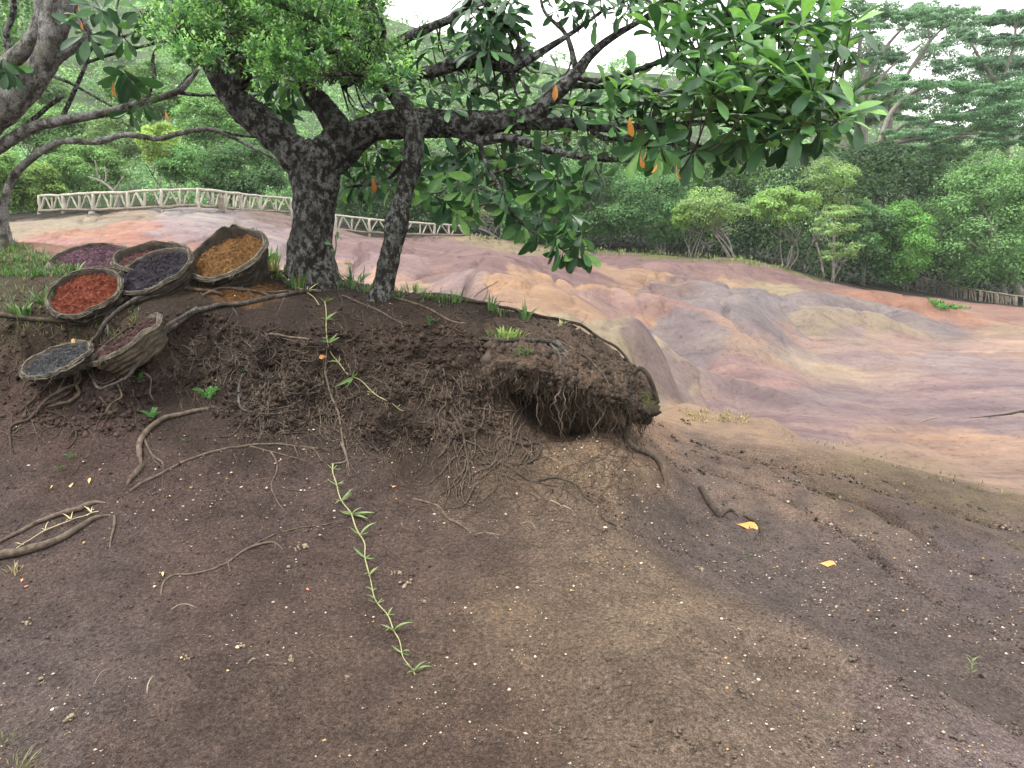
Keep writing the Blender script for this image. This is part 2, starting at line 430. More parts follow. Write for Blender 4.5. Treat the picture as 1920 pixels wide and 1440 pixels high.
feat([(1180, 684), (1270, 688), (1360, 704), (1460, 728), (1560, 748)], 0.25, .42, .25, earth=(160, 140, 156))
feat([(1330, 672), (1420, 690), (1520, 706)], 0.15, .5, .25, earth=(180, 146, 148))
feat([(1225, 758), (1300, 785), (1380, 800), (1500, 816)], 0.19, .45, .3, earth=(204, 168, 134))
# far hollows between dunes
feat([(150, 445), (210, 458), (260, 470)], -.25, .6)
feat([(960, 505), (930, 470)], -.3, .8)
feat([(1255, 545), (1280, 565), (1330, 585)], -.25, .6)
feat([(1560, 518), (1640, 540), (1700, 552)], -.25, .8)
# near rills that run down to the right-hand gully
feat([(1110, 930), (1250, 1030), (1400, 1120), (1500, 1172), (1700, 1262), (1920, 1380)], -0.092, 0.062, 0.5, ymin=0)
feat([(1260, 870), (1400, 905), (1560, 990), (1700, 1090), (1830, 1160), (1930, 1225)], -0.063, 0.053, 0.6, ymin=0)
feat([(1460, 895), (1600, 935), (1750, 1015), (1930, 1125)], -0.081, 0.074, 0.6, ymin=0)
feat([(1600, 905), (1760, 950), (1930, 1000)], -0.057, 0.074, 0.6, ymin=0)
feat([(1300, 830), (1450, 870), (1600, 895)], -0.057, 0.074, 0.5, ymin=0)
feat([(1400, 915), (1520, 960), (1650, 1040), (1780, 1115)], .035, .13, .3, ymin=0)
feat([(1180, 960), (1350, 1080), (1520, 1175), (1720, 1268), (1930, 1385)], .06, .15, .2, ymin=0)
feat([(1480, 1150), (1530, 1168), (1590, 1200)], -.06, .07, .8, ymin=0)
feat([(700, 1245), (840, 1220), (960, 1190), (1040, 1165)], -.006, .012, .8, ymin=0)
# hollows eaten into the root bank
for a in ([(300, 668), (360, 690), (420, 690)], [(560, 720), (640, 705), (700, 725)], [(720, 760), (780, 790), (830, 800)],
          [(20, 640), (100, 640), (200, 655)], [(480, 660), (540, 650)]):
    feat(a, -.16, .13, .7, ymin=0)

def make_ground():
    th = np.concatenate([np.radians(np.arange(-180, -44, 5.0)), np.radians(np.arange(-43, 43.01, .145)), np.radians(np.arange(45, 180.1, 5.0))])
    r = [.30]
    while r[-1] < 600:
        q = r[-1]
        s = .12 if q < 1.3 else .03 if q < 1.7 else 0.0048 if q < 4.2 else .0022 if q < 5.75 else .005 if q < 8 else .0075 if q < 60 else .03 if q < 90 else .15
        r.append(q * (1 + s))
    r = np.array(r)
    TH, RR = np.meshgrid(th, r, indexing='ij'); X = RR * np.sin(TH); Y = RR * np.cos(TH)
    Z = z_ground(X, Y)
    near = 1 - sstep(7.0, 10.5, RR) ; nr2 = 1 - sstep(8, 12, RR)
    front = (np.abs(TH) < rad(46))
    slope = np.zeros_like(Z); slope[:, 1:-1] = (Z[:, 2:] - Z[:, :-2]) / (RR[:, 2:] - RR[:, :-2])
    face = sstep(.5, 1.0, slope) * front * (RR < 6.6) * (RR > 3.8)
    k = np.ones(9) / 9
    face = np.apply_along_axis(lambda v: np.convolve(v, k, 'same'), 1, face)
    pt = np.stack([X, Y, Z], -1)
    top = front & (RR < 12)
    d = np.zeros_like(Z); f1 = np.zeros_like(Z)
    d[top] = (.024 * fbm(pt[top] / .45, 3, 5) + .016 * fbm(pt[top] / .055, 3, 9) * np.clip(.6 + 1.2 * fbm(pt[top] / .6, 2, 19), .2, 1.6)) * near[top]
    fm = face > .01
    f1[fm] = face[fm] * (.085 * fbm(pt[fm] / .22, 3, 21) + .045 * fbm(pt[fm] * np.array([1, 1, .5]) / .06, 3, 33))
    far = (RR > 9) & (RR < 75)
    d[far] += (.06 * fbm(pt[far] / np.array([3.0, 3.0, 9]), 4, 41) * sstep(9, 25, RR[far]))
    up = sstep(-.75, .1, pt[far][:, 2])          # only the dunes, not the flat plain
    rl = 1 - np.abs(fbm(pt[far] / np.array([1.5, 2.6, 9]), 3, 47)); d[far] += -.17 * np.maximum(rl - .88, 0) / .12 * up
    rl = 1 - np.abs(fbm(pt[far] / np.array([.7, 1.3, 9]), 2, 57)); d[far] += -.05 * np.maximum(rl - .8, 0) / .2
    Z = Z + d
    X = X + np.sin(TH) * f1; Y = Y + np.cos(TH) * f1
    V = np.stack([X, Y, Z], -1).reshape(-1, 3)
    nth, nr_ = X.shape
    i = np.arange(nth - 1)[:, None] * nr_; j = np.arange(nr_ - 1)[None]
    Q = np.stack([i + j, i + j + 1, i + nr_ + j + 1, i + nr_ + j], -1).reshape(-1, 4)
    Q = Q[:, ::-1].copy()
    return V, Q, TH.ravel(), RR.ravel(), near.ravel(), face.ravel(), slope.ravel()
GV, GQ, GTH, GR, GNEAR, GFACE, GSL = make_ground()

# earth colours where they lie: (px, py, r, g, b as the photograph shows it)
CC = """
60 422 196 182 150;160 418 190 182 150;230 412 176 160 135;120 436 226 165 125;200 436 224 160 128;290 428 222 158 138;250 448 222 140 112;310 440 226 148 122;340 455 224 152 130;90 450 222 150 138;160 455 208 158 156;70 470 215 160 160;200 470 205 165 165
330 420 190 170 188;370 440 185 165 185;360 405 182 180 180;400 420 180 172 178;440 415 172 165 172;470 425 165 155 160;500 410 140 122 116;545 412 138 120 116;520 440 180 155 165;515 468 192 155 165;520 490 232 185 145
660 447 150 118 122;740 448 148 115 116;660 470 188 158 168;720 480 182 152 164;650 500 228 182 150;700 492 192 162 172;720 505 225 180 145;770 472 160 130 140;830 462 150 120 125;800 490 180 150 160;850 486 172 142 152;780 508 226 180 150;820 520 228 188 145;880 524 205 170 150;920 520 180 150 160
930 480 150 112 116;880 448 165 150 112;960 462 165 152 112;1000 478 142 106 110;1060 490 152 118 122;1000 510 150 115 120;1100 500 146 112 116;1150 490 140 106 110;960 530 165 138 148;900 540 230 195 145
960 548 226 188 132;1030 546 222 178 122;1100 548 216 166 116;1180 558 220 166 126;1260 578 216 162 126;1330 596 205 165 140;1160 518 208 162 108;1215 522 216 166 106;1245 530 205 155 110;1190 506 152 116 116;1100 522 150 115 118;1050 520 152 118 122
1330 540 150 132 146;1350 555 142 126 138;1330 522 200 166 112;1380 530 195 160 120;1440 562 152 148 160;1410 578 155 150 166;1470 575 150 145 152;1450 545 198 182 132;1300 500 156 116 116;1400 505 150 116 116;1480 520 146 110 110;1530 535 150 116 114;1580 545 160 116 108;1640 556 186 118 90;1700 562 188 126 88;1750 578 196 130 95;1820 592 190 140 120;1890 598 185 135 120
1500 552 158 146 152;1580 566 150 142 155;1660 582 146 140 156;1740 598 142 136 152;1780 606 145 138 152;1550 590 158 148 132;1640 600 188 168 132;1720 610 188 164 126;1880 614 196 168 134;1600 612 175 150 148
1000 580 226 206 152;1060 594 216 196 146;1120 622 206 186 142;1180 645 196 176 136;1240 660 190 170 130;1290 680 182 164 132;1150 596 184 144 142;1230 598 202 152 136;1310 602 206 158 138;1400 612 166 146 156;1390 628 202 166 142;1240 622 152 148 162;1320 645 168 158 166;1420 655 186 166 156;1500 668 195 178 160
1350 690 180 142 142;1450 695 190 146 140;1310 684 165 136 146;1200 700 160 140 160;1300 718 150 132 152;1450 738 156 136 156;1550 745 158 140 156;1245 758 216 178 132;1290 775 205 165 122;1340 795 190 160 125;1340 752 176 146 152;1450 775 170 142 148
1500 630 196 160 148;1700 635 202 166 150;1880 650 206 170 152;1600 672 186 160 160;1800 680 178 158 166;1560 692 202 180 152;1660 700 190 165 155;1760 720 176 146 156;1890 720 176 150 160;1600 760 166 140 156;1800 780 160 138 156;1900 790 164 142 156;1650 815 196 160 140;1850 830 206 166 140;1900 872 202 166 140;1750 842 202 162 136;1560 800 170 140 145;1700 862 182 152 122
1260 812 168 136 112;1400 818 160 134 108;1500 838 150 126 100;1620 868 132 116 88;1780 905 128 114 86;1900 925 122 106 80
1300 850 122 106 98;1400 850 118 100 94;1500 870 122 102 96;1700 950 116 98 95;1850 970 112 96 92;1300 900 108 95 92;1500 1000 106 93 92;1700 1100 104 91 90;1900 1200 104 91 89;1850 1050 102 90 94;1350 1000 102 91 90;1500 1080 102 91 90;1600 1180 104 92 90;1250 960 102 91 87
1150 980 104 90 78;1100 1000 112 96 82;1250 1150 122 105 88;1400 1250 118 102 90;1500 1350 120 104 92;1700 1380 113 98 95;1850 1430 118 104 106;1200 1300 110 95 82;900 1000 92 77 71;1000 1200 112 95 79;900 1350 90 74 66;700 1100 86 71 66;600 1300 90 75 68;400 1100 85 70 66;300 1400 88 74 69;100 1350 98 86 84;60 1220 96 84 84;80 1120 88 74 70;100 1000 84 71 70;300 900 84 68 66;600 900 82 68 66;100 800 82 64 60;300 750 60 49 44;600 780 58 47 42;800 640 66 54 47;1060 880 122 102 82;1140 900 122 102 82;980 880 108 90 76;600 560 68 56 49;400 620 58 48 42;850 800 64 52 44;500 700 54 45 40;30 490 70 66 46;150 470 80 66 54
"""
cc = np.array([[float(v) for v in t.split()] for t in CC.replace("\n", ";").split(";") if t.strip()])
_far = np.arange(len(cc)) < np.where((cc[:, 0] == 1260) & (cc[:, 1] == 812))[0][0]
ccp = np.concatenate([solve(cc[_far, 0], cc[_far, 1], 0, 8.3), solve(cc[~_far, 0], cc[~_far, 1])]); cth, clr = to_tl(ccp[:, 0], ccp[:, 1])
def albedo(rgb, r):
    rgb = np.array(rgb, float); fr_ = (r > 7.5); rgb[fr_, 2] = np.minimum(rgb[fr_, 2], rgb[fr_, 1] + 3 + .25 * np.maximum(rgb[fr_, 2] - rgb[fr_, 1] - 3, 0))
    k = np.where(r > 7.5, 1 / 3.3, 1 / 1.78)
    c = lin(rgb); g = c.mean(1, keepdims=True)
    return (g + (c - g) * np.where(r > 7.5, .76, .80)[:, None]) * np.where(r > 7.5, 1.0, 1.0)[:, None] * np.where((r > 7.5)[:, None], np.array([[1, 1, 1.0]]), np.array([[1.05, 1.0, .93]])) * k[:, None]
_eb = solve([1010, 1100, 1250, 1400, 1500, 1700, 1920, 2100], [895, 935, 1055, 1130, 1180, 1270, 1388, 1480]); _et, _el = to_tl(_eb[:, 0], _eb[:, 1])
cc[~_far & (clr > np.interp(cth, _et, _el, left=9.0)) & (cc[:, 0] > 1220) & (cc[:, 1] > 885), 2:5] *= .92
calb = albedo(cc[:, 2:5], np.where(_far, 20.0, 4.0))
def _tan(x, y): return (z_base(x, y) - 1.6) / np.hypot(x, y)
ctn = _tan(ccp[:, 0], ccp[:, 1])
def ground_colour(V, TH, RR):
    lr = np.log(RR); tn = _tan(V[:, 0], V[:, 1]); wp = np.stack([TH * 12, lr * 6, 0 * TH], 1)
    n1 = fbm(wp * 2.4, 5, 61); n2 = fbm(wp * 2.4, 5, 71); res = []
    eb = solve([1010, 1100, 1250, 1400, 1500, 1700, 1920, 2100], [895, 935, 1055, 1130, 1180, 1270, 1388, 1480]); eth, elr = to_tl(eb[:, 0], eb[:, 1])
    gul = ~_far & (clr > np.interp(cth, eth, elr, left=9.0)) & (np.arange(len(cth)) >= 0); dome = ~_far & ~gul
    for sel, kt, eps, pw, w1, w2 in ((_far, 3.2, 3e-5, 3.0, .016, .0045), (dome, 1.0, 4e-3, 2.2, .05, .05), (gul, 1.0, 2e-3, 2.2, .05, .05)):
        A, B, Cc = cth[sel], ctn[sel], calb[sel]; th = TH + w1 * n1; t2 = tn + w2 * n2; out = np.zeros((len(V), 3))
        for s in range(0, len(V), 20000):
            e = slice(s, s + 20000); wgt = 1 / ((th[e, None] - A) ** 2 + ((t2[e, None] - B) * kt) ** 2 + eps) ** pw
            out[e] = (wgt @ Cc) / wgt.sum(1, keepdims=True)
        res.append(out)
    edge = np.interp(TH, [-.6, 0, .15, .3, .45, .6], [8.2, 7.6, 7.6, 8.8, 8.9, 8.4])
    k = sstep(-.35, .35, RR - edge + .9 * n1)[:, None]
    fc = res[0]
    for f in FEAT:                                   # each dune keeps the colour of its own earth
        if f[4] is None: continue
        m, d, end = feat_dist(f, V[:, 0], V[:, 1])
        if not len(m): continue
        mk = (sstep(1.08, .86, d + .45 * n1[m] + .35 * n2[m]) * np.clip(end * 2.2, 0, 1) * .85)[:, None]
        fc[m] = fc[m] * (1 - mk) + albedo(np.array([f[4]]), np.array([20.0])) * mk
    fm_ = calb[_far].mean(0) * np.array([1.08, .98, .92]); fc = (fc * .78 + fm_ * .22) * 1.10
    ke = sstep(-.05, .05, lr - np.interp(TH, eth, elr, left=9.0) + .03 * n1)[:, None]
    return fc * k + (res[1] * (1 - ke) + res[2] * ke) * (1 - k)
GC = ground_colour(GV, GTH, GR)
# forest floor beyond the bare earth, shade painted into its colour; grass lip
def paint(mask, c): GC[:] = GC * (1 - mask[:, None]) + np.asarray(c)[None] * mask[:, None]
nz = fbm(GV / 1.7, 3, 81)
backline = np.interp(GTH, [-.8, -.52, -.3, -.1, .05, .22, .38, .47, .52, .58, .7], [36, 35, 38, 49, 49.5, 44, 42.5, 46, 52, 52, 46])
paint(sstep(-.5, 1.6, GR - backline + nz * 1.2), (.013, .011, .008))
paint(sstep(.1, .5, nz + .35) * sstep(-2.6, -.4, GR - backline) * sstep(2.2, .2, GR - backline) * sstep(-.03, .02, GTH) * sstep(.43, .36, GTH), (.075, .085, .030))
paint(sstep(.52, .49, GTH) * sstep(.445, .46, GTH) * sstep(37.5, 39, GR) * sstep(48, 45.5, GR), (.035, .085, .022))
_sp = solve(452, 545)[0]; _q = np.hypot((GV[:, 0] - _sp[0]) / .36, (GV[:, 1] - _sp[1]) / .30) + .5 * fbm(GV / .12, 3, 77)
paint(sstep(1.0, .6, _q) * .85 * (GR < 8), (.085, .044, .018))
GM = ground_material()
gme = np_mesh("ground", GV, GQ, GM, True, GC)
a = gme.attributes.new('near', 'FLOAT', 'POINT'); a.data.foreach_set('value', GNEAR.astype(np.float32))
ground = link("ground", gme, kind='structure', label='bare dark soil mound sloping down to pink, violet and ochre dunes')

# the lip of root-bound soil that overhangs the washed-out slope
def loft(rows, nu, nv):
    R_ = [np.array([P(*q) for q in row]) for row in rows]
    R_ = [np.array([np.interp(np.linspace(0, 1, nu), np.linspace(0, 1, len(c)), c[:, k]) for k in range(3)]).T for c in R_]
    A = np.array(R_)                                    # rows x nu x 3
    t = np.linspace(0, len(A) - 1, nv); out = np.empty((nv, nu, 3))
    q = np.concatenate([2 * A[:1] - A[1:2], A, 2 * A[-1:] - A[-2:-1]])
    for k, v in enumerate(t):
        i = min(int(v), len(A) - 2); f = v - i; a, b, c, e = q[i], q[i + 1], q[i + 2], q[i + 3]
        out[k] = .5 * (2 * b + (c - a) * f + (2 * a - 5 * b + 4 * c - e) * f * f + (-a + 3 * b - 3 * c + e) * f ** 3)
    return out
LIPROWS = [
    [(800, 640, 6.3), (930, 640, 6.5), (1040, 660, 6.6), (1120, 700, 6.5), (1180, 760, 6.2), (1200, 800, 5.9)],
    [(800, 600, 6.1), (930, 590, 6.2), (1060, 610, 6.15), (1125, 642, 5.95), (1186, 688, 5.65), (1216, 716, 5.45)],
    [(830, 624, 5.35), (930, 622, 5.36), (1040, 634, 5.34), (1120, 664, 5.3), (1176, 698, 5.27), (1228, 746, 5.3)],
    [(850, 680, 5.02), (940, 668, 4.99), (1040, 684, 4.95), (1110, 708, 4.95), (1168, 736, 4.98), (1236, 772, 5.16)],
    [(870, 722, 4.95), (950, 700, 4.93), (1030, 706, 4.89), (1100, 726, 4.88), (1160, 746, 4.92), (1230, 786, 5.12)],
    [(880, 760, 5.0), (955, 722, 5.0), (1030, 728, 4.98), (1100, 746, 4.98), (1158, 756, 5.04), (1214, 796, 5.2)],
    [(890, 770, 5.3), (960, 722, 5.4), (1030, 720, 5.5), (1100, 730, 5.5), (1150, 735, 5.5), (1190, 765, 5.5)],
    [(890, 700, 6.0), (960, 690, 6.2), (1030, 690, 6.3), (1100, 700, 6.3), (1150, 710, 6.2), (1188, 730, 5.9)],
]
LG = loft(LIPROWS, 190, 130)
_n = np.cross(np.gradient(LG, axis=0), np.gradient(LG, axis=1)); _n /= np.linalg.norm(_n, axis=-1, keepdims=True) + 1e-9
LG = LG + _n * (.075 * fbm(LG / .24, 3, 91) + .045 * fbm(LG / np.array([.07, .07, .13]), 3, 95))[..., None] * sstep(.10, .34, np.linspace(0, 1, 130))[:, None, None]
_dr = np.maximum(fbm(np.stack([LG[80, :, 0] / .07, LG[80, :, 0] * 0, LG[80, :, 0] * 0], 1), 3, 13) + .1, -.2)
LG[..., 2] -= (sstep(60, 84, np.arange(130)) * sstep(112, 96, np.arange(130)))[:, None] * _dr[None] * .06
LG[-28:] = LG[-28:] + np.array([0, .0, .012]) * fbm(LG[-28:] / .05, 2, 4)[..., None]
nv_, nu_ = LG.shape[:2]
_i = np.arange(nv_ - 1)[:, None] * nu_; _j = np.arange(nu_ - 1)[None]
LQ = np.stack([_i + _j, _i + _j + 1, _i + nu_ + _j + 1, _i + nu_ + _j], -1).reshape(-1, 4)
LV = LG.reshape(-1, 3)
lipc = lin((74, 61, 51)) * np.ones((len(LV), 1))
lipc = lipc * (1 + .25 * fbm(LV / .1, 3, 3))[:, None]
mossy = sstep(.15, .5, fbm(LV / .2, 3, 8)) * sstep(.55, .9, (LV[:, 0] / 1.1))
lipc = lipc * (1 - mossy[:, None] * .6) + np.array([.045, .060, .018]) * mossy[:, None] * .6
lme = np_mesh("overhanging_bank", LV, LQ, GM, True, lipc)
a = lme.attributes.new('near', 'FLOAT', 'POINT'); a.data.foreach_set('value', np.ones(len(LV), np.float32))
lip = link("overhanging_bank", lme, kind='structure', label='lip of dark root-bound soil overhanging the washed-out slope')

# surface lookup
_sel = (GR < 16) & (np.abs(GTH) < rad(44)); _m = np.full(len(GV), -1); _m[_sel] = np.arange(_sel.sum())
_q = _m[GQ]; _q = _q[(_q >= 0).all(1)]
BV = BVHTree.FromPolygons(GV[_sel].tolist(), _q.tolist()); BL = BVHTree.FromPolygons(LV.tolist(), LQ.tolist())
_E = Vector(EYE)
def hit(px, py, uselip=True):
    """(point, normal) of the first surface along a pixel's ray"""
    d = Vector(ray(px, py)); best = None
    for t in ((BV, BL) if uselip else (BV,)):
        h = t.ray_cast(_E, d)
        if h[0] is not None and (best is None or h[3] < best[2]):
            n = h[1] if h[1].dot(d) < 0 else -h[1]; best = (h[0], n, h[3])
    if best is None:
        p = solve(px, py)[0]; return np.array(p), np.array([0, 0, 1.0])
    return np.array(best[0]), np.array(best[1])
def drop(x, y, z0=6.0):
    """ground height straight below (x,y)"""
    h = BV.ray_cast(Vector((x, y, z0)), Vector((0, 0, -1)))
    return h[0][2] if h[0] is not None else float(z_ground(np.array([x]), np.array([y]))[0])
# ------------------------------------------------------------------ materials of the plants and roots
M_BARK = bark_material("bark_dark", (.008, .007, .006), (.030, .026, .023), (.30, .31, .29), .47, .58, 21.0)
M_BARK2 = bark_material("bark_slender", (.009, .007, .006), (.033, .028, .024), (.30, .32, .29), .47, .58, 23.0)
M_BARK3 = bark_material("bark_pale_lichen", (.026, .023, .020), (.095, .086, .076), (.36, .36, .335), .43, .54, 13.0, moss=(.09, .10, .03))
M_TWIG = plain_material("twig_bark", (.030, .024, .020), (.10, .085, .07), 40, .9, .002)
M_ROOT = plain_material("root_bark", (.032, .024, .018), (.13, .100, .075), 28, .9, .006)
M_ROOTD = plain_material("root_dark", (.016, .012, .009), (.066, .050, .037), 30, .9, .005)
M_ROOTP = bark_material("root_lichen", (.035, .028, .023), (.11, .09, .075), (.20, .205, .185), .50, .60, 11.0)
M_ROOTF = plain_material("fine_roots", (.018, .013, .010), (.105, .080, .058), 35, .95, 0)
M_LEAF = {
    'dark': leaf_material("leaf_dark", (.022, .062, .026), (.042, .105, .040), .22, .40, spec=.32),
    'mid': leaf_material("leaf_mid", (.062, .155, .050), (.100, .220, .068), .28, .42, spec=.32),
    'young': leaf_material("leaf_young_lit", (.13, .27, .075), (.19, .36, .105), .36, .45, spec=.3),
    'orange': leaf_material("leaf_orange", (.34, .12, .022), (.44, .20, .04), .3, .55)}
M_SMALL = leaf_material("leaf_small", (1, 1, 1), None, .35, .45, attr=True)
M_FAR = leaf_material("leaf_far", (1, 1, 1), None, .30, .6, attr=True, spec=.2)
M_GRASS = leaf_material("grass_blade", (1, 1, 1), None, .3, .5, attr=True)
M_PALEBARK = plain_material("pale_bark", (.10, .09, .075), (.25, .23, .20), 6, .9, .01)
M_FARBARK = plain_material("far_bark", (.05, .042, .035), (.15, .13, .11), 6, .9, .01)

# ------------------------------------------------------------------ limbs given in photograph pixels
def limb_world(pts, Y0, step=10):
    """pts rows (px, py, radius px[, dY]) -> world points, radii"""
    a = np.array([(q[0], q[1], q[2], (q[3] if len(q) > 3 else 0.0)) for q in pts], float)
    q = a.copy(); q = crom(np.column_stack([a[:, 0], a[:, 1], a[:, 2] * 0, a[:, 2], a[:, 3]]), step)
    Y = Y0 + q[:, 4]
    W_ = np.array([P(x, y, yy) for x, y, yy in zip(q[:, 0], q[:, 1], Y)])
    return W_, np.maximum(q[:, 3], .6) * Y / F

class Tree:
    def __init__(self, name, base, label, cat='tree', group=None):
        self.base = np.array(base, float); self.o = thing(name, base, label, cat, group); self.pts = []; self.rad = []
    def limb(self, name, pts, Y0, mat, sides=12, wob=.16, seed=0, step=9, keep=True):
        p, r = limb_world(pts, Y0, step)
        if keep: self.pts.append(p); self.rad.append(r)
        mb = MB(); mb.tube(p, r, sides, True, None, wob, seed)
        return mb.build(name, mat, self.o, self.base)
    def nearest(self, p, up=None):
        A = np.concatenate(self.pts); d = np.linalg.norm(A - p, axis=1)
        i = int(np.argmin(d)); return A[i], d[i]

def leaf_mesh(name, mat, L=.2, Wd=.085, droop=.25, fold=.18, wave=0.0, seed=0):
    st = np.array([0, .10, .25, .45, .65, .82, .94, 1.0]); hw = np.array([.03, .07, .33, .70, .98, .95, .55, .06])
    V = []; 
    for s, h in zip(st, hw):
        y = L * s; z = -droop * L * s ** 1.8; wv = wave * L * math.sin(s * 9 + seed)
        V += [(-Wd * .5 * h, y, z + fold * Wd * h * .5 + wv), (0, y, z), (Wd * .5 * h, y, z + fold * Wd * h * .5 - wv)]
    Q = []
    for k in range(len(st) - 1):
        a = 3 * k; Q += [(a, a + 1, a + 4, a + 3), (a + 1, a + 2, a + 5, a + 4)]
    return np_mesh(name, np.array(V), np.array(Q), mat, True), np.array(V), np.array(Q)
LEAVES = {}
for cname, mt in M_LEAF.items():
    LEAVES[cname] = [leaf_mesh("leaf", mt, .205, .072, dr, fo, wv, k) for k, (dr, fo, wv) in enumerate([(.10, .25, .0), (.30, .35, .012), (.50, .2, .015), (.20, .6, .02)])]

def rosette_leaves(c, axis, n, size, droop, lo=38, hi=95, r=random):
    """matrices of the leaves of one whorl at c facing axis"""
    ax = Vector(axis).normalized(); u = ax.orthogonal().normalized(); v = ax.cross(u); out = []
    ph = r.random() * 6.28
    for k in range(n):
        a = ph + k * 2.39996 + r.uniform(-.25, .25); al = rad(lo + (hi - lo) * (k / max(n - 1, 1)) + r.uniform(-10, 10))
        rd = u * math.cos(a) + v * math.sin(a); d = ax * math.cos(al) + rd * math.sin(al)
        d.z -= droop * r.uniform(.5, 1.2); d.normalize()
        nrm = ax - d * ax.dot(d)
        if nrm.length < .05: nrm = rd.copy()
        nrm = nrm + Vector((r.uniform(-.3, .3), r.uniform(-.3, .3), r.uniform(-.1, .4))); nrm = (nrm - d * nrm.dot(d)).normalized()
        x = d.cross(nrm); s = size * r.uniform(.72, 1.15)
        M = Matrix(((x.x, d.x, nrm.x, 0), (x.y, d.y, nrm.y, 0), (x.z, d.z, nrm.z, 0), (0, 0, 0, 1))) @ Matrix.Scale(s, 4)
        M.translation = Vector(c) + d * .015
        out.append((M, al))
    return out

def inside(poly, x, y):
    c = False; n = len(poly)
    for i in range(n):
        x1, y1 = poly[i]; x2, y2 = poly[i - 1]
        if (y1 > y) != (y2 > y) and x < (x2 - x1) * (y - y1) / (y2 - y1) + x1: c = not c
    return c
def scatter(poly, dmin, r, tries=4000):
    xs = [p[0] for p in poly]; ys = [p[1] for p in poly]; out = []
    for _ in range(tries):
        x = r.uniform(min(xs), max(xs)); y = r.uniform(min(ys), max(ys))
        if inside(poly, x, y) and all((x - a) ** 2 + (y - b) ** 2 > dmin * dmin for a, b in out): out.append((x, y))
    return out

# ------------------------------------------------------------------ the thick broad-leaved tree
YT = 6.1
tb = drop(*P(585, 520, YT)[:2])
big = Tree("broadleaf_tree", (*P(585, 520, YT)[:2], tb), "thick dark-barked tree with long level branch and big glossy leaves")
trunk = big.limb("trunk", [(590, 560, 64), (586, 535, 54), (583, 505, 46), (581, 460, 42), (585, 410, 39), (590, 360, 39), (593, 325, 43), (597, 298, 42), (608, 276, 34)], YT, M_BARK, 22, .20, 1, 6)
BR = [
    [(588, 330, 34), (560, 297, 33), (528, 264, 29), (482, 226, 28), (442, 188, 25), (416, 150, 22), (392, 118, 18), (372, 95, 15), (345, 55, 11), (330, 10, 8), (320, -60, 5)],
    [(428, 168, 16, -.03), (452, 150, 15, -.06), (462, 120, 13, -.1), (458, 90, 12, -.12), (470, 40, 9, -.1), (480, -40, 6)],
    [(600, 300, 32), (626, 268, 30), (632, 244, 27), (618, 218, 22), (598, 192, 19), (578, 165, 17), (566, 120, 13), (556, 60, 9), (560, -40, 6)],
    [(600, 312, 33), (636, 282, 31), (672, 252, 27), (712, 236, 25), (770, 231, 25), (840, 232, 24), (905, 230, 22), (962, 225, 19), (1003, 214, 17), (1032, 186, 14), (1058, 160, 13), (1080, 138, 11), (1110, 100, 8), (1150, 68, 6), (1215, 30, 5), (1280, -20, 3)],
    [(950, 226, 16), (1010, 232, 12), (1080, 233, 10), (1150, 240, 8, -.1), (1210, 236, 6, -.2), (1290, 232, 5, -.3), (1360, 225, 4, -.4), (1430, 215, 3, -.45)],
    [(830, 238, 15), (872, 248, 12), (902, 262, 10), (958, 259, 8, -.1), (1030, 282, 7, -.2), (1110, 296, 6, -.3), (1200, 300, 4, -.4), (1290, 296, 3, -.5)],
    [(898, 262, 6), (910, 300, 4, -.1), (935, 350, 4, -.2), (960, 400, 3.5, -.25), (1005, 438, 3, -.3), (1060, 470, 2.5, -.35)],
    [(640, 150, 9, .2), (700, 142, 10, .15), (745, 138, 10, .1), (800, 136, 11, .1), (850, 122, 12, .1), (905, 113, 13, .1), (955, 124, 12, .05), (990, 112, 8), (1030, 88, 6), (1075, 60, 4), (1130, 20, 3)],
    [(640, 160, 10, .2), (690, 128, 10, .2), (722, 98, 9, .2), (760, 72, 9, .2), (800, 54, 8, .15), (850, 32, 7, .15), (880, 5, 6, .1), (920, -60, 4, .1)],
    [(1078, 140, 7), (1110, 152, 5, -.1), (1160, 142, 5, -.15), (1210, 126, 5, -.2), (1260, 108, 4.5, -.25), (1330, 85, 4, -.3), (1400, 60, 3, -.35), (1470, 40, 3, -.4)],
    [(1066, 158, 6), (1120, 163, 4.5), (1180, 163, 4, -.1), (1260, 172, 3.5, -.3), (1340, 168, 3, -.4), (1430, 150, 3, -.5)],
    [(1040, 188, 5), (1110, 196, 4), (1190, 192, 3, -.1), (1260, 205, 3, -.2), (1360, 208, 3, -.4), (1480, 215, 3, -.5), (1560, 195, 2.5, -.5)],
    [(1080, 132, 6), (1072, 95, 5), (1058, 60, 4), (1020, 20, 3), (1010, -40, 2)],
    [(1100, 234, 5), (1130, 258, 5, -.1), (1180, 262, 4, -.2), (1250, 268, 4, -.3), (1330, 275, 3, -.4), (1400, 270, 2.5, -.4)],
    [(955, 120, 7, .05), (975, 80, 5, .05), (940, 40, 4, .05), (905, 0, 4, .05), (900, -60, 3)],
    [(800, 240, 6, .2), (760, 300, 4, .2), (720, 340, 3, .2), (660, 350, 2.5, .2)],
    [(870, 250, 4, .1), (850, 310, 3.5), (880, 330, 3), (950, 318, 2.5, -.1), (1040, 300, 2.5, -.2)],
]
for k, b in enumerate(BR):
    big.limb("branch", b, YT, M_BARK if k < 12 else M_BARK2, 14 if b[0][2] > 12 else 8, .2 if b[0][2] > 12 else .16, 20 + k)
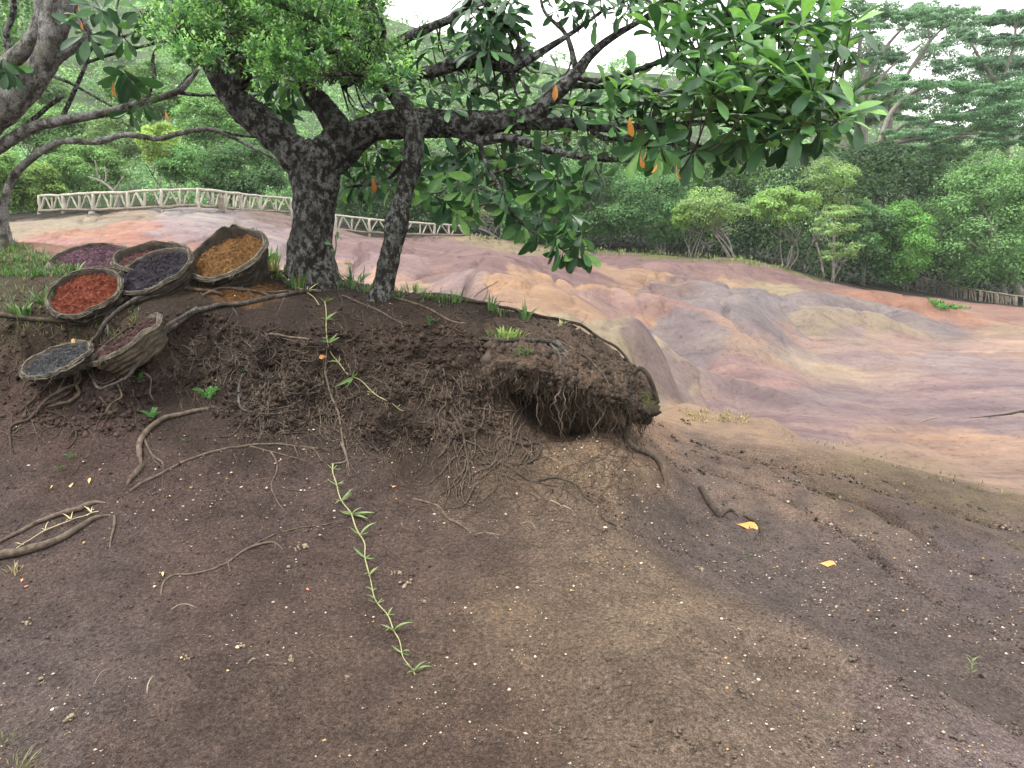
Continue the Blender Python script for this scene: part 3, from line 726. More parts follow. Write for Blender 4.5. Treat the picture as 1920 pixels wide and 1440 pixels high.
# whorls of big leaves: (outline in pixels, spacing, depth range, leaf length, droop, tones, how the whorl faces); lighter tones also paint the lit whorls
RG = [
    ([(1190, -10), (1560, -10), (1600, 40), (1575, 110), (1500, 190), (1400, 180), (1310, 150), (1265, 110), (1230, 60)], 40.8, (-1.1, .5), 1.12, .22, (.56, .34, .10, .01), (.25, -.35, .8)),
    ([(1330, 130), (1570, 130), (1620, 205), (1560, 265), (1480, 265), (1400, 275), (1340, 250), (1300, 200)], 40.8, (-1.2, .1), 1.16, .18, (.44, .38, .18, .02), (.25, -.45, .8)),
    ([(1180, 230), (1350, 250), (1490, 262), (1440, 290), (1300, 285), (1200, 280)], 44, (-.8, .2), 1.0, .75, (.66, .25, .05, .04), (.1, -.3, -.3)),
    ([(1130, 150), (1230, 150), (1290, 220), (1200, 240), (1140, 235)], 40, (-.4, .3), .9, .35, (.55, .33, .12, 0), (.1, -.4, .7)),
    ([(740, 100), (850, 80), (960, 80), (1060, 150), (1130, 200), (1110, 260), (960, 280), (860, 215), (750, 190)], 44, (-.1, .8), .9, .30, (.66, .28, .06, 0), (.1, -.3, .8)),
    ([(880, -10), (960, -10), (965, 100), (900, 100), (880, 50)], 30, (-.2, .3), .85, .45, (.88, .12, 0, 0), (0, -.2, .3)),
    ([(1020, -10), (1200, -10), (1180, 20), (1110, 45), (1040, 30)], 40, (-.2, .3), .7, .35, (.85, .15, 0, 0), (0, -.2, .3)),
    ([(800, 270), (920, 280), (1110, 290), (1130, 330), (1040, 350), (920, 350), (830, 350), (790, 320)], 38, (-.5, .4), .85, .65, (.76, .20, .04, 0), (0, -.3, -.2)),
    ([(800, 350), (890, 350), (905, 400), (815, 390)], 34, (-.5, .1), .85, .7, (.65, .22, .13, 0), (-.1, -.3, -.3)),
    ([(930, 350), (1060, 350), (1080, 420), (1110, 470), (1040, 470), (985, 440), (950, 400)], 33, (-.6, .1), .85, .7, (.66, .26, .08, 0), (.1, -.3, -.2)),
    ([(480, 140), (565, 150), (560, 215), (500, 215)], 38, (.1, .7), .85, .5, (.60, .30, .10, .0), (-.1, -.3, .2)),
    ([(650, 200), (740, 165), (745, 205), (700, 222), (650, 225)], 38, (.2, .7), .8, .4, (.35, .40, .25, .01), (0, -.3, .4)),
    ([(635, 300), (720, 270), (790, 290), (780, 340), (700, 360), (640, 355)], 38, (.2, .7), .85, .5, (.45, .35, .18, .02), (0, -.3, 0)),
]
RR = random.Random(5); allM = []; tw = MB()
for poly, dm, (y0, y1), size, droop, tones, face in RG:
    for (px, py) in scatter(poly, dm * (.64 if dm > 40.5 and poly[0][0] > 1100 else .80 if droop > .62 else .60), RR, 4200):
        yy = YT + RR.uniform(y0, y1); c = P(px, py, yy)
        ax = np.array(face) + np.array([RR.uniform(-.45, .45), RR.uniform(-.45, .45), RR.uniform(-.25, .35)])
        n = RR.choice([7, 8, 9, 10, 11])
        tone_shift = RR.random()
        for M, al in rosette_leaves(c, ax, n, size * 1.04, droop, 30 if droop < .4 else 50, 100, RR):
            # the innermost leaves of a whorl are the young, pale ones
            q = RR.random(); t = ['dark', 'mid', 'young', 'orange']
            inner = al < rad(62)
            wts = [tones[0] * (.55 if inner else 1.25), tones[1], tones[2] * (2.6 if inner else .35), 0.0]
            if tone_shift > .75: wts[0] *= .4
            cidx = RR.choices(range(4), wts)[0]
            allM.append((M, t[cidx], RR.randrange(4)))
        # twig to the nearest limb
        b_, dd = big.nearest(c)
        if dd > .03:
            mid = (c + b_) / 2 + np.array([RR.uniform(-.06, .06), RR.uniform(-.05, .05), -.03 - .08 * dd + RR.uniform(-.04, .04)]) * min(1, dd * 2)
            pp = crom(np.array([b_, mid, c]), .05); tw.tube(pp, np.linspace(.009 if dd > .25 else .006, .0045, len(pp)), 5)
# single orange leaves that show clearly in the photograph
for px, py, yy in [(1180, 225, 5.1), (1212, 285, 5.2), (1232, 315, 5.15), (1268, 318, 5.15), (1042, 165, 5.8), (1562, 205, 5.2), (700, 340, 6.2), (1200, 296, 5.3)]:
    M = rosette_leaves(P(px, py - 14, yy), (0, -.5, -1), 1, .56, .9, 10, 30, RR)[0][0]
    allM.append((M, 'orange', RR.randrange(4)))
tw.build("twigs", M_TWIG, big.o, big.base, kind='stuff')

def project(p):
    d = np.asarray(p) - EYE; x = d[0]; f = d[1] * CP - d[2] * SP; u = d[1] * SP + d[2] * CP
    return 960 + F * x / f, 720 - F * u / f
def leaves_of(tree, allM, nmax, mass_name="leaf_mass"):
    def key(m):
        p = m[0].translation; x, y = project(p)
        vis = (-20 < x < 1940) and (-20 < y < 1460)
        return (0 if vis else 1, p.y - (4 if m[1] == 'orange' else 0))
    allM = sorted(allM, key=key)
    B = Matrix.Translation(-Vector(tree.base))
    for M, tone, k in allM[:nmax]:
        o = bpy.data.objects.new("leaf", LEAVES[tone][k][0]); COL.objects.link(o); o.parent = tree.o; o.matrix_local = B @ M
    for tone in M_LEAF:
        mb = MB()
        for M, t, k in allM[nmax:]:
            if t != tone: continue
            V = LEAVES[t][k][1]; A = np.array(M); mb.add(V @ A[:3, :3].T + A[:3, 3], LEAVES[t][k][2])
        if mb.n: mb.build(mass_name, M_LEAF[tone], tree.o, tree.base, kind='stuff')
print("leaves big", len(allM))
leaves_of(big, allM, 300)

# ------------------------------------------------------------------ the slender tree with the small-leaved crown
YS_ = 5.75
sb = P(714, 556, YS_)
slim = Tree("slender_tree", (sb[0], sb[1], drop(sb[0], sb[1])), "slender leaning tree with bright small-leaved crown beside the thick trunk")
slim.limb("trunk", [(706, 585, 30), (712, 562, 25), (719, 535, 21), (727, 500, 19), (736, 460, 19), (741, 432, 21), (745, 415, 21), (752, 385, 17), (766, 335, 17), (776, 290, 17), (777, 258, 18), (771, 232, 17), (757, 202, 15), (738, 174, 13), (712, 135, 10), (690, 92, 8), (680, 30, 6), (670, -60, 5)], YS_, M_BARK2, 16, .18, 3, 6)
for k, b in enumerate([
    [(712, 135, 8), (660, 110, 7, -.1), (600, 90, 6, -.2), (530, 80, 5, -.3), (450, 60, 4, -.35)],
    [(690, 92, 7), (640, 60, 6, -.2), (580, 30, 5, -.3), (500, 0, 4, -.4), (430, -40, 3, -.4)],
    [(600, 90, 5, -.2), (540, 110, 4, -.3), (460, 110, 3.5, -.3), (380, 80, 3, -.3), (330, 60, 2.5, -.3)],
    [(700, 110, 6), (720, 60, 5, -.2), (700, 10, 4, -.3)],
    [(738, 174, 6), (715, 160, 5, -.2), (670, 140, 4, -.35), (620, 140, 3, -.4)]]):
    slim.limb("branch", b, YS_, M_BARK2, 8, .15, 60 + k)
CROWN = [(288, 48), (300, 20), (345, -10), (420, -60), (560, -110), (690, -80), (720, -10), (712, 55), (735, 90), (745, 125), (768, 160), (745, 172), (715, 160), (690, 172), (655, 158), (610, 165), (585, 150), (540, 140), (500, 155), (470, 140), (430, 125), (405, 138), (372, 118), (345, 128), (330, 100), (300, 80)]
sl = MB(); stw = MB(); R2 = random.Random(9)
cs = scatter(CROWN, 11, R2, 14000)
for (px, py) in cs:
    depth = R2.uniform(-.75, .55)
    c0 = P(px, py, YS_ + depth)
    tone = np.clip(1.25 + 1.5 * fbm(np.array([c0 / .22]), 2, 5)[0], .55, 1.9) * R2.uniform(.85, 1.15)  # clump tone stands in for lit tops and dark gaps
    b_, dd = slim.nearest(c0)
    if dd > .04 and R2.random() < .5:
        pp = crom(np.array([b_, (b_ + c0) / 2 + np.array([0, 0, -.04]), c0]), .08); stw.tube(pp, np.linspace(.006, .002, len(pp)), 4)
    ax0 = np.array([R2.uniform(-1, 1), R2.uniform(-1, .6), R2.uniform(.1, 1.2)]); ax0 /= np.linalg.norm(ax0)
    ns = R2.randint(7, 10)
    for s in range(ns):
        ax = ax0 + rng.normal(0, .55, 3); ax /= np.linalg.norm(ax); ln = R2.uniform(.07, .15)
        nl = R2.randint(7, 10)
        tt = np.linspace(.1, 1, nl)
        C = c0 + ax * (tt[:, None] * ln) + rng.normal(0, .006, (nl, 3))
        side = np.cross(ax, rng.normal(0, 1, 3)); side /= np.linalg.norm(side)
        d = ax[None] * .75 + side[None] * np.where(np.arange(nl) % 2, 1, -1)[:, None] + rng.normal(0, .25, (nl, 3)); d /= np.linalg.norm(d, axis=1, keepdims=True)
        nrm = np.cross(d, np.cross(np.array([0, -.25, 1.0]) + rng.normal(0, .4, (nl, 3)), d)); nrm /= np.linalg.norm(nrm, axis=1, keepdims=True)
        x = np.cross(d, nrm); l = rng.uniform(.026, .044, (nl, 1)); wd = l * .25
        V = np.stack([C, C + d * l * .55 - x * wd + nrm * l * .06, C + d * l, C + d * l * .55 + x * wd + nrm * l * .06], 1).reshape(-1, 3)
        i = np.arange(nl)[:, None] * 4; T = np.concatenate([i + np.array([[0, 1, 2]]), i + np.array([[0, 2, 3]])])
        tip = (tt > .6)[:, None]
        base_c = np.where(tip, np.array([.145, .265, .085]), np.array([.058, .142, .054])) * tone * rng.uniform(.8, 1.2, (nl, 1))
        sl.add(V, None, T, np.repeat(base_c, 4, 0))
print("small leaves", sl.n // 4)
sl.build("leaf_mass", M_SMALL, slim.o, slim.base, smooth=False, col=True, kind='stuff')
stw.build("twigs", M_TWIG, slim.o, slim.base, kind='stuff')

# ------------------------------------------------------------------ the pale-barked tree at the picture's edge
YL = 6.9
lb = P(-40, 455, YL)
left = Tree("lichened_tree", (lb[0], lb[1], drop(lb[0], lb[1])), "pale lichened tree with arching low branches beside the grassy bank")
left.limb("trunk", [(-30, 500, 60), (-22, 462, 46), (-20, 430, 32), (-34, 380, 30), (-62, 320, 30), (-58, 265, 32), (-22, 222, 31), (26, 184, 28), (62, 148, 25), (88, 108, 22), (100, 66, 23), (108, 20, 25), (118, -30, 26), (130, -120, 22)], YL, M_BARK3, 20, .2, 5, 7)
for k, b in enumerate([
    [(-60, 182, 26), (-20, 150, 24), (18, 120, 22), (52, 90, 20), (74, 52, 19), (82, 10, 18), (78, -60, 16)],
    [(-50, 322, 16), (-20, 292, 14), (0, 275, 13), (58, 240, 12), (118, 226, 11), (200, 211, 9), (262, 194, 8), (330, 173, 7), (356, 150, 5), (372, 128, 4)],
    [(-20, 470, 24), (-2, 440, 20), (6, 395, 12), (12, 362, 9), (28, 328, 8.5), (60, 296, 8), (100, 270, 7.5), (125, 264, 7), (180, 266, 7), (232, 253, 6.5), (275, 257, 5.5), (300, 260, 5), (345, 248, 5), (392, 242, 4.5), (430, 255, 3.5), (480, 280, 3), (530, 305, 2)],
    [(392, 242, 3.5), (440, 252, 3), (490, 258, 2.5), (560, 262, 2)],
    [(58, 160, 18), (95, 118, 15), (122, 98, 12), (150, 84, 8), (165, 64, 10), (150, 40, 11), (140, 18, 9), (138, -30, 6)],
    [(115, 226, 5), (128, 196, 4.5), (142, 165, 4.5), (158, 128, 4), (170, 92, 4), (200, 78, 3.5), (240, 66, 3), (300, 44, 2.5), (330, 20, 2)],
    [(160, 118, 3.5), (190, 108, 3), (230, 96, 3), (280, 84, 2.5), (330, 74, 2)],
    [(64, 132, 4), (90, 140, 3.5), (130, 155, 3), (175, 180, 2.5), (210, 200, 2)],
    [(0, 165, 6), (30, 148, 4), (66, 130, 3)],
    [(222, 75, 2.5), (224, 50, 2.5), (218, 20, 2), (226, -10, 2)],
    [(275, 195, 3), (282, 170, 3), (290, 140, 3.5), (286, 115, 3.5), (292, 95, 3), (310, 78, 2.5)],
    [(330, 172, 4), (350, 148, 3.5), (366, 128, 3), (380, 105, 2)],
    [(330, 173, 4), (370, 178, 3.5), (398, 178, 3), (440, 186, 2)],
    [(20, 105, 8), (12, 60, 7), (26, 20, 7), (20, -30, 6)],
    [(30, 250, 6), (60, 226, 5), (90, 200, 4.5), (118, 180, 4)]]):
    b = [(q_[0], q_[1], q_[2] * (.80 if q_[2] > 6 else .9)) for q_ in b]
    left.limb("branch", b, YL, M_BARK3 if b[0][2] > 10 else M_BARK2, 14 if b[0][2] > 12 else 7, .18, 80 + k)
allM = []; tw = MB()
for px, py, ax, size, dr, n in [(175, 12, (.3, -.3, .2), .75, .6, 9), (165, 66, (.2, -.5, .3), .95, .7, 9), (150, 30, (-.2, -.4, .4), .7, .5, 7), (228, 128, (.1, -.4, -.4), 1.0, .9, 8), (240, 140, (.3, -.4, -.5), .9, .9, 7), (232, 70, (.3, -.3, 0), .8, .6, 7),
                               (262, 20, (.3, -.3, 0), .8, .6, 8), (270, 40, (.1, -.3, -.3), .8, .8, 7), (5, 110, (0, -.4, -.4), .9, .9, 7), (12, 130, (.4, -.4, -.2), .8, .8, 5), (245, 205, (0, -.3, -.4), .75, .9, 5), (265, 192, (.3, -.3, -.3), .7, .9, 6), (300, 8, (0, -.3, 0), .8, .6, 8),
                               (190, 20, (.6, -.3, .3), .8, .5, 7), (330, 30, (0, -.3, .2), .7, .6, 6)]:
    c = P(px, py, YL - .25)
    for M, al in rosette_leaves(c, ax, n, size * 1.2, dr, 40, 95, RR):
        allM.append((M, RR.choices(['dark', 'mid', 'young'], [.82, .16, .02])[0], RR.randrange(4)))
    b_, dd = left.nearest(c)
    if dd > .03:
        pp = crom(np.array([b_, (b_ + c) / 2 - np.array([0, 0, .03]), c]), .05); tw.tube(pp, np.linspace(.009, .005, len(pp)), 5)
for px, py, s in [(212, 148, .8), (147, 5, .4), (153, 35, .4), (310, 203, .4)]:
    allM.append((rosette_leaves(P(px, py, YL - .4), (0, -.6, -1), 1, s, .9, 5, 25, RR)[0][0], 'orange', 1))
tw.build("twigs", M_TWIG, left.o, left.base, kind='stuff')
leaves_of(left, allM, 300)
# its own far sprays of small leaves, behind the stems at the frame's edge
sp = MB()
for k in range(4200):
    px = R2.uniform(-160, 85); py = R2.uniform(-120, 90) if px > 0 else R2.uniform(-150, 140)
    if px > 30 and R2.random() < .4: continue
    c = P(px, py, YL + R2.uniform(.3, 1.6)); d = rng.normal(0, 1, 3); d /= np.linalg.norm(d); nrm = np.cross(d, rng.normal(0, 1, 3)); nrm /= np.linalg.norm(nrm); x = np.cross(d, nrm)
    l = R2.uniform(.04, .075); wd = l * .3
    sp.add([c, c + d * l * .5 - x * wd, c + d * l, c + d * l * .5 + x * wd], [[0, 1, 2, 3]], None, np.array([.08, .17, .06]) * R2.uniform(.5, 1.3))
sp.build("leaf_mass", M_SMALL, left.o, left.base, smooth=False, col=True, kind='stuff')
# ------------------------------------------------------------------ hills and distant woods
HTOP = np.array([(-900, -200), (-300, -170), (0, -150), (350, -90), (520, -40), (640, 0), (700, 22), (770, 45), (850, 66), (930, 92), (1000, 112), (1080, 126), (1150, 132), (1240, 140), (1320, 152), (1450, 176), (1600, 205), (1800, 235), (2100, 262), (2600, 290)], float)
def hill_point(px, s):
    """s 0 foot of the hill .. 1 its crest, 1..1.6 beyond"""
    top = np.interp(px, HTOP[:, 0], HTOP[:, 1])
    Y = 78 + 170 * np.clip(s, 0, 1) + 120 * np.maximum(s - 1, 0)
    foot = np.interp(px, [-900, 0, 700, 1400, 2600], [395, 400, 420, 470, 520])
    e = np.clip(s, 0, 1)
    py = foot + (top - foot) * (e ** .80)
    a = (px - 960) / F; b = (720 - py) / F; q = Y / (CP + b * SP)
    z = 1.6 + (-SP + b * CP) * q - np.maximum(s - 1, 0) * 25
    return np.stack([a * q, Y, z], -1)
pxs = np.linspace(-900, 2600, 90); ss = np.linspace(0, 1.5, 40)
A, S = np.meshgrid(pxs, ss, indexing='ij'); HV = hill_point(A, S)
HV[..., 2] += 2.0 * fbm(HV / 26.0, 3, 12) * np.clip(S * 4, 0, 1)
HV[:, 0, 2] -= 3
_i = np.arange(89)[:, None] * 40; _j = np.arange(39)[None]
HQ = np.stack([_i + _j, _i + 40 + _j, _i + 41 + _j, _i + 1 + _j], -1).reshape(-1, 4)
M_HILL = plain_material("hill_soil", (.020, .035, .014), (.045, .07, .025), .3, .95, 0)
link("hill", np_mesh("hill", HV.reshape(-1, 3), HQ, M_HILL), kind='structure', label='forested hillside rising behind the fence towards the white sky')

def leaf_quads(mb, C, nrm, size, col, R, aspect=.55):
    n = len(C); t = np.cross(nrm, R.normal(0, 1, (n, 3))); t /= np.linalg.norm(t, axis=1, keepdims=True) + 1e-9
    b = np.cross(nrm, t); s = (size * R.uniform(.65, 1.35, n))[:, None] if np.ndim(size) == 0 else size[:, None]
    V = np.stack([C - t * s * .5, C - b * s * aspect * .5 + nrm * s * .08, C + t * s * .5, C + b * s * aspect * .5 + nrm * s * .08], 1).reshape(-1, 3)
    mb.add(V, np.arange(n)[:, None] * 4 + np.arange(4)[None], None, np.repeat(col, 4, 0))
def puff(mb, c, pr, flat, n, leaf, col, R, under=.25):
    d = R.normal(0, 1, (n, 3)); d /= np.linalg.norm(d, axis=1, keepdims=True)
    low = (d[:, 2] < -.15) & (R.random(n) > under); d[low, 2] *= -1
    rr = pr * R.uniform(.55, 1.05, n)[:, None]
    C = c + d * rr * np.array([1, 1, flat])
    nrm = d * .85 + np.array([0, 0, .35]) + R.normal(0, .38, (n, 3)); nrm /= np.linalg.norm(nrm, axis=1, keepdims=True)
    leaf_quads(mb, C, nrm, leaf, np.asarray(col)[None] * R.uniform(.7, 1.3, (n, 1)), R)

HR = np.random.default_rng(3)
hf = MB()
for k in range(1900):
    px = HR.uniform(-350, 2150); s = HR.random() ** 1.6 * 1.06
    if px > 1500 and HR.random() < .5: continue
    p = hill_point(px, s); Rr = HR.uniform(1.6, 3.6) * (1 + s * .5)
    tone = HR.uniform(.6, 1.25); col = np.array(HR.choice([0, 1, 2, 3], p=[.45, .3, .15, .1]))
    c3 = [(.150, .290, .115), (.180, .330, .125), (.115, .235, .105), (.215, .360, .11)][int(col)]  # greens lightened to carry part of the distance haze
    n = int(np.clip(130 * (110 / p[1]) ** 1.0, 50, 160)); leaf = np.clip(p[1] / 230.0, .32, 1.1)
    puff(hf, p + np.array([0, 0, Rr * .7]), Rr, HR.uniform(.55, .85), n, leaf, np.array(c3) * tone, HR, .1)
hf.build("hillside_forest", M_FAR, None, smooth=False, col=True, kind='stuff', label='mixed green forest covering the far hillside')
wd = MB()
for k in range(760):
    th = HR.uniform(-.20, .72); line = np.interp(th, [-.8, -.52, -.3, -.1, .05, .22, .38, .47, .52, .58, .7], [40, 40, 44, 54, 55, 50, 49, 53, 60, 62, 62])
    r = line + HR.uniform(-.5, 12); x = r * math.sin(th); y = r * math.cos(th); z = float(z_ground(np.array([x]), np.array([y]))[0])
    hmax = np.interp(th, [-.7, -.3, 0, .3, .5, .7], [4.5, 5.5, 7.0, 7.0, 9, 10])
    Rr = HR.uniform(.9, 1.9); h = (HR.uniform(.05, 1.0) ** 1.1) * hmax * min(1, (r - line) / 5 + .5)
    c3 = [(.028, .060, .023), (.040, .084, .029), (.020, .044, .019)][HR.integers(3)]  # greens lowered to paint the shade among the trees
    puff(wd, np.array([x, y, z + h]), Rr, .8, 110, .26, np.array(c3) * HR.uniform(.7, 1.2), HR, .4)
wd.build("woods", M_FAR, None, smooth=False, col=True, kind='stuff', label='dense dark woods filling the back of the bare earth')

# ------------------------------------------------------------------ single trees at the edge of the wood
TR = np.random.default_rng(8)
def far_tree(base, Y, crown, label, col, puffs=28, pr=.30, flat=.75, leaf=.15, dens=230, stems=1, pale=False, trunk_r=.12, spread=.5, name="tree", layers=None, limbs=None, group=None, under=.3):
    """base pixel column/row of the foot, Y distance, crown = (cx, cy, half width, half height) in pixels"""
    k = Y / F; b = P(base[0], base[1], Y); zg = float(z_ground(np.array([b[0]]), np.array([b[1]]))[0]); b[2] = min(zg, b[2] + .4) if abs(zg - b[2]) < 2 else b[2]
    o = thing(name, b, label, 'tree', group)
    if not layers: hh0 = crown[3]; crown = (crown[0], crown[1] + hh0 * .08, crown[2] * 1.10, hh0 * 1.16)
    cx, cy, hw, hh = crown; c = P(cx, cy, Y); rx = hw * k; rz = hh * k; ry = min(rx, max(rz, rx * .7)) * .9
    mb = MB(); cents = []
    npf = int(puffs * 1.15)
    for i in range(npf):
        if layers:
            L_ = layers[i % len(layers)]; pc = P(L_[0] + TR.uniform(-1, 1) * L_[2], L_[1] + TR.normal(0, .9) * L_[3], Y + TR.uniform(-1, 1) * ry * .8); prr = pr * rx * TR.uniform(.6, 1.2) * min(1, L_[2] * k / rx * 2.2)
        else:
            d = TR.normal(0, 1, 3); d /= np.linalg.norm(d); q = TR.uniform(.45, 1) ** .5
            pc = c + d * q * np.array([rx, ry, rz]) * (1 - pr * .8); prr = pr * min(rx, rz * 1.4) * TR.uniform(.7, 1.3)
        cents.append(pc); tone = TR.uniform(.72, 1.22)
        puff(mb, pc, prr, flat, int(dens * 1.35 * TR.uniform(.8, 1.2)), leaf, np.array(col) * tone, TR, under)
    mb.build("crown", M_FAR, o, b, smooth=False, col=True)
    tb_ = MB(); mat = M_PALEBARK if pale else M_FARBARK
    if limbs:
        for L_ in limbs:
            q = crom(np.array([[x, y, r] for x, y, r in L_], float) * np.array([1, 1, 1]), 12)
            tb_.tube(np.array([P(x, y, Y) for x, y, r in q]), np.maximum(q[:, 2], .5) * k, 6)
    order = sorted(cents, key=lambda p: p[2])
    for s in range(stems):
        off = np.array([TR.uniform(-1, 1), TR.uniform(-1, 1), 0]) * (.25 if stems > 1 else .05)
        tgt = [order[i] for i in TR.choice(len(order), min(len(order), 5 if stems == 1 else 3), replace=False)]
        fork = b + off + (c - b) * TR.uniform(.30, .6) + np.array([TR.uniform(-1, 1) * rx * .35 * (stems > 1), 0, 0])
        midp = (b + off + fork) / 2 + np.array([TR.normal(0, .12) * rx * .4, 0, 0])
        pp = crom(np.array([b + off - np.array([0, 0, .2]), midp, fork]), .3)
        r0 = trunk_r * (.8 if stems == 1 else TR.uniform(.28, .5))
        tb_.tube(pp, np.linspace(r0, r0 * .7, len(pp)), 7)
        for t in tgt:
            m = (fork + t) / 2 + np.array([TR.normal(0, .1) * rx, TR.normal(0, .1) * rx, -.08 * rz])
            pp = crom(np.array([fork, m, t]), .4); tb_.tube(pp, np.linspace(r0 * .6, r0 * .2, len(pp)), 5)
    tb_.build("trunk", mat, o, b)
    return o
LIME = (.225, .370, .105); MID = (.150, .285, .092); DARK = (.090, .182, .066); BLUE = (.130, .250, .088); OLIVE = (.200, .305, .110); YEL = (.26, .38, .09)
# the wood's edge, from the grassy lip to the picture's edge
far_tree((1378, 482), 43, (1345, 385, 72, 42), "pale multi-stemmed tree with sparse yellow-green crown on the grassy lip", OLIVE, 26, .32, .6, .13, 170, 6, True, .14)
far_tree((1468, 500), 44, (1470, 385, 66, 38), "lime-green domed tree beside the pale multi-stemmed tree", LIME, 30, .34, .6, .14, 260, 4, True, .11)
far_tree((1300, 480), 43.5, (1305, 405, 52, 28), "low lime-tinted bush tree with thin grey stems on the lip", (0.185, 0.316, 0.074), 20, .36, .6, .13, 220, 5, True, .08)
far_tree((1565, 527), 41, (1570, 440, 54, 62), "open scraggly sapling tree with white stem and thin foliage", OLIVE, 26, .26, .5, .12, 95, 3, True, .08, limbs=[[(1562, 528, 3), (1563, 470, 2.6), (1566, 420, 2)], [(1545, 520, 2.4), (1538, 480, 2), (1530, 455, 1.4)], [(1563, 500, 1.6), (1590, 465, 1.4), (1600, 450, 1)]])
far_tree((1510, 510), 47, (1545, 345, 62, 50), "feathery olive tree rising behind the white-stemmed sapling", OLIVE, 30, .30, .55, .14, 200, 3, True, .12)
far_tree((1615, 530), 47, (1625, 420, 48, 68), "narrow deep-green tree next to the bright columnar bush", DARK, 26, .34, .8, .15, 260, 2, False, .14)
far_tree((1698, 540), 48, (1692, 450, 56, 78), "bright green columnar bush tree at the end of the log fence", (0.130, 0.285, 0.068), 44, .32, .85, .14, 300, 5, False, .09)
far_tree((1892, 548), 50, (1862, 405, 120, 128), "big round dark-leaved tree with slanting bare trunk over the log fence", BLUE, 80, .24, .8, .17, 300, 1, True, .30, limbs=[[(1915, 556, 10), (1903, 535, 10), (1890, 512, 9), (1880, 490, 8), (1860, 450, 6)]])
far_tree((1990, 556), 52, (1985, 380, 90, 120), "big round tree cut by the picture's edge", MID, 50, .26, .8, .18, 260, 1, False, .25)
far_tree((1660, 520), 58, (1655, 310, 95, 48), "spreading blackish-green tree under the tall flat-topped trees", (0.037, 0.079, 0.032), 44, .28, .7, .20, 260, 2, False, .22)
far_tree((1740, 525), 60, (1760, 320, 80, 52), "dark tree with a fern-like flat spray before the round tree", DARK, 34, .30, .45, .20, 220, 2, True, .2)
far_tree((1240, 480), 48, (1225, 380, 82, 72), "rounded blue-green tree with tangled pale stems at its foot", (0.087, 0.186, 0.070), 46, .28, .75, .15, 280, 6, True, .12)
far_tree((1140, 476), 51, (1120, 370, 78, 78), "tall deep-green tree standing behind the hanging leaf branch", DARK, 44, .28, .8, .16, 270, 3, True, .15)
far_tree((1050, 474), 52, (1040, 390, 70, 66), "mid-green bushy tree beyond the hanging leaf branch", MID, 40, .30, .75, .16, 260, 3, True, .12)
far_tree((985, 470), 50, (980, 420, 46, 42), "small round green bush at the brink of the maroon bank", (0.092, 0.198, 0.061), 26, .36, .8, .14, 250, 3, True, .07)
far_tree((930, 462), 51, (915, 385, 44, 44), "grey leafless-looking bush with pale bent branch on the brink", (0.168, 0.182, 0.095), 14, .34, .6, .12, 60, 4, True, .08, limbs=[[(950, 465, 2.6), (935, 448, 2.4), (915, 435, 2), (898, 428, 1.6)], [(915, 435, 1.6), (905, 415, 1.3), (890, 400, 1)], [(925, 440, 1.6), (940, 415, 1.2)]])
far_tree((860, 450), 54, (850, 375, 58, 56), "dark green tree at the end of the white rail fence", DARK, 36, .30, .8, .16, 270, 2, False, .15)
far_tree((760, 442), 56, (750, 365, 66, 62), "deep green tree seen between the two near trunks", BLUE, 40, .30, .8, .17, 270, 2, False, .16)
far_tree((680, 440), 55, (670, 350, 58, 64), "shadowed tree right behind the white rail fence", DARK, 36, .30, .8, .17, 260, 2, False, .15)
far_tree((1340, 478), 56, (1370, 325, 90, 48), "pale green domed tree in the second row of the wood", (0.143, 0.261, 0.081), 44, .28, .7, .17, 270, 2, False, .15)
far_tree((1200, 478), 60, (1180, 300, 90, 46), "dark crown showing under the long leafy branch", DARK, 36, .28, .7, .18, 240, 2, False, .18)
# behind the pale fence on the crest
far_tree((300, 388), 37, (296, 262, 40, 42), "young chartreuse tree with a bright top behind the pale fence", YEL, 20, .36, .75, .12, 210, 2, True, .07)
far_tree((340, 392), 36.5, (338, 308, 40, 34), "small round dense tree by the pale fence", (0.101, 0.221, 0.065), 26, .36, .85, .12, 250, 3, True, .06)
far_tree((450, 398), 39, (452, 318, 92, 56), "broad dark thicket tree leaning over the fence corner", (0.076, 0.158, 0.057), 52, .26, .7, .13, 280, 9, True, .06)
far_tree((160, 388), 40, (165, 318, 76, 44), "light green spreading tree over the middle of the pale fence", (0.143, 0.261, 0.081), 44, .28, .7, .13, 260, 4, True, .10)
far_tree((80, 395), 37, (60, 352, 58, 46), "yellowish bush at the near end of the pale fence", (0.160, 0.261, 0.061), 36, .30, .8, .12, 260, 3, False, .06)
far_tree((10, 400), 36, (-15, 340, 66, 74), "tall bush beyond the lichened tree's foot", (0.126, 0.229, 0.061), 36, .30, .8, .13, 260, 3, False, .08)
far_tree((240, 380), 46, (215, 255, 70, 46), "hazy pale tree with bare grey twigs above the fence", (0.160, 0.245, 0.101), 34, .30, .6, .15, 150, 4, True, .09)
far_tree((400, 390), 48, (400, 225, 74, 52), "mid-green tree between the arching branch and the left limb", MID, 40, .28, .7, .16, 240, 2, False, .12)
far_tree((120, 385), 50, (90, 240, 84, 46), "soft green tree high on the bank behind the pale fence", (0.134, 0.245, 0.081), 42, .28, .65, .17, 230, 2, False, .12)
far_tree((510, 395), 46, (505, 270, 50, 64), "tree half hidden by the left limb of the near trunk", (0.092, 0.182, 0.061), 36, .30, .75, .15, 250, 2, False, .12)
far_tree((330, 388), 54, (300, 170, 100, 50), "wide flat-topped tree higher up the hillside", (0.126, 0.229, 0.078), 44, .26, .5, .2, 230, 2, False, .14)
far_tree((60, 385), 58, (30, 150, 90, 56), "pale flat-topped tree behind the lichened trunk", (0.143, 0.245, 0.088), 42, .26, .5, .2, 220, 2, False, .14)
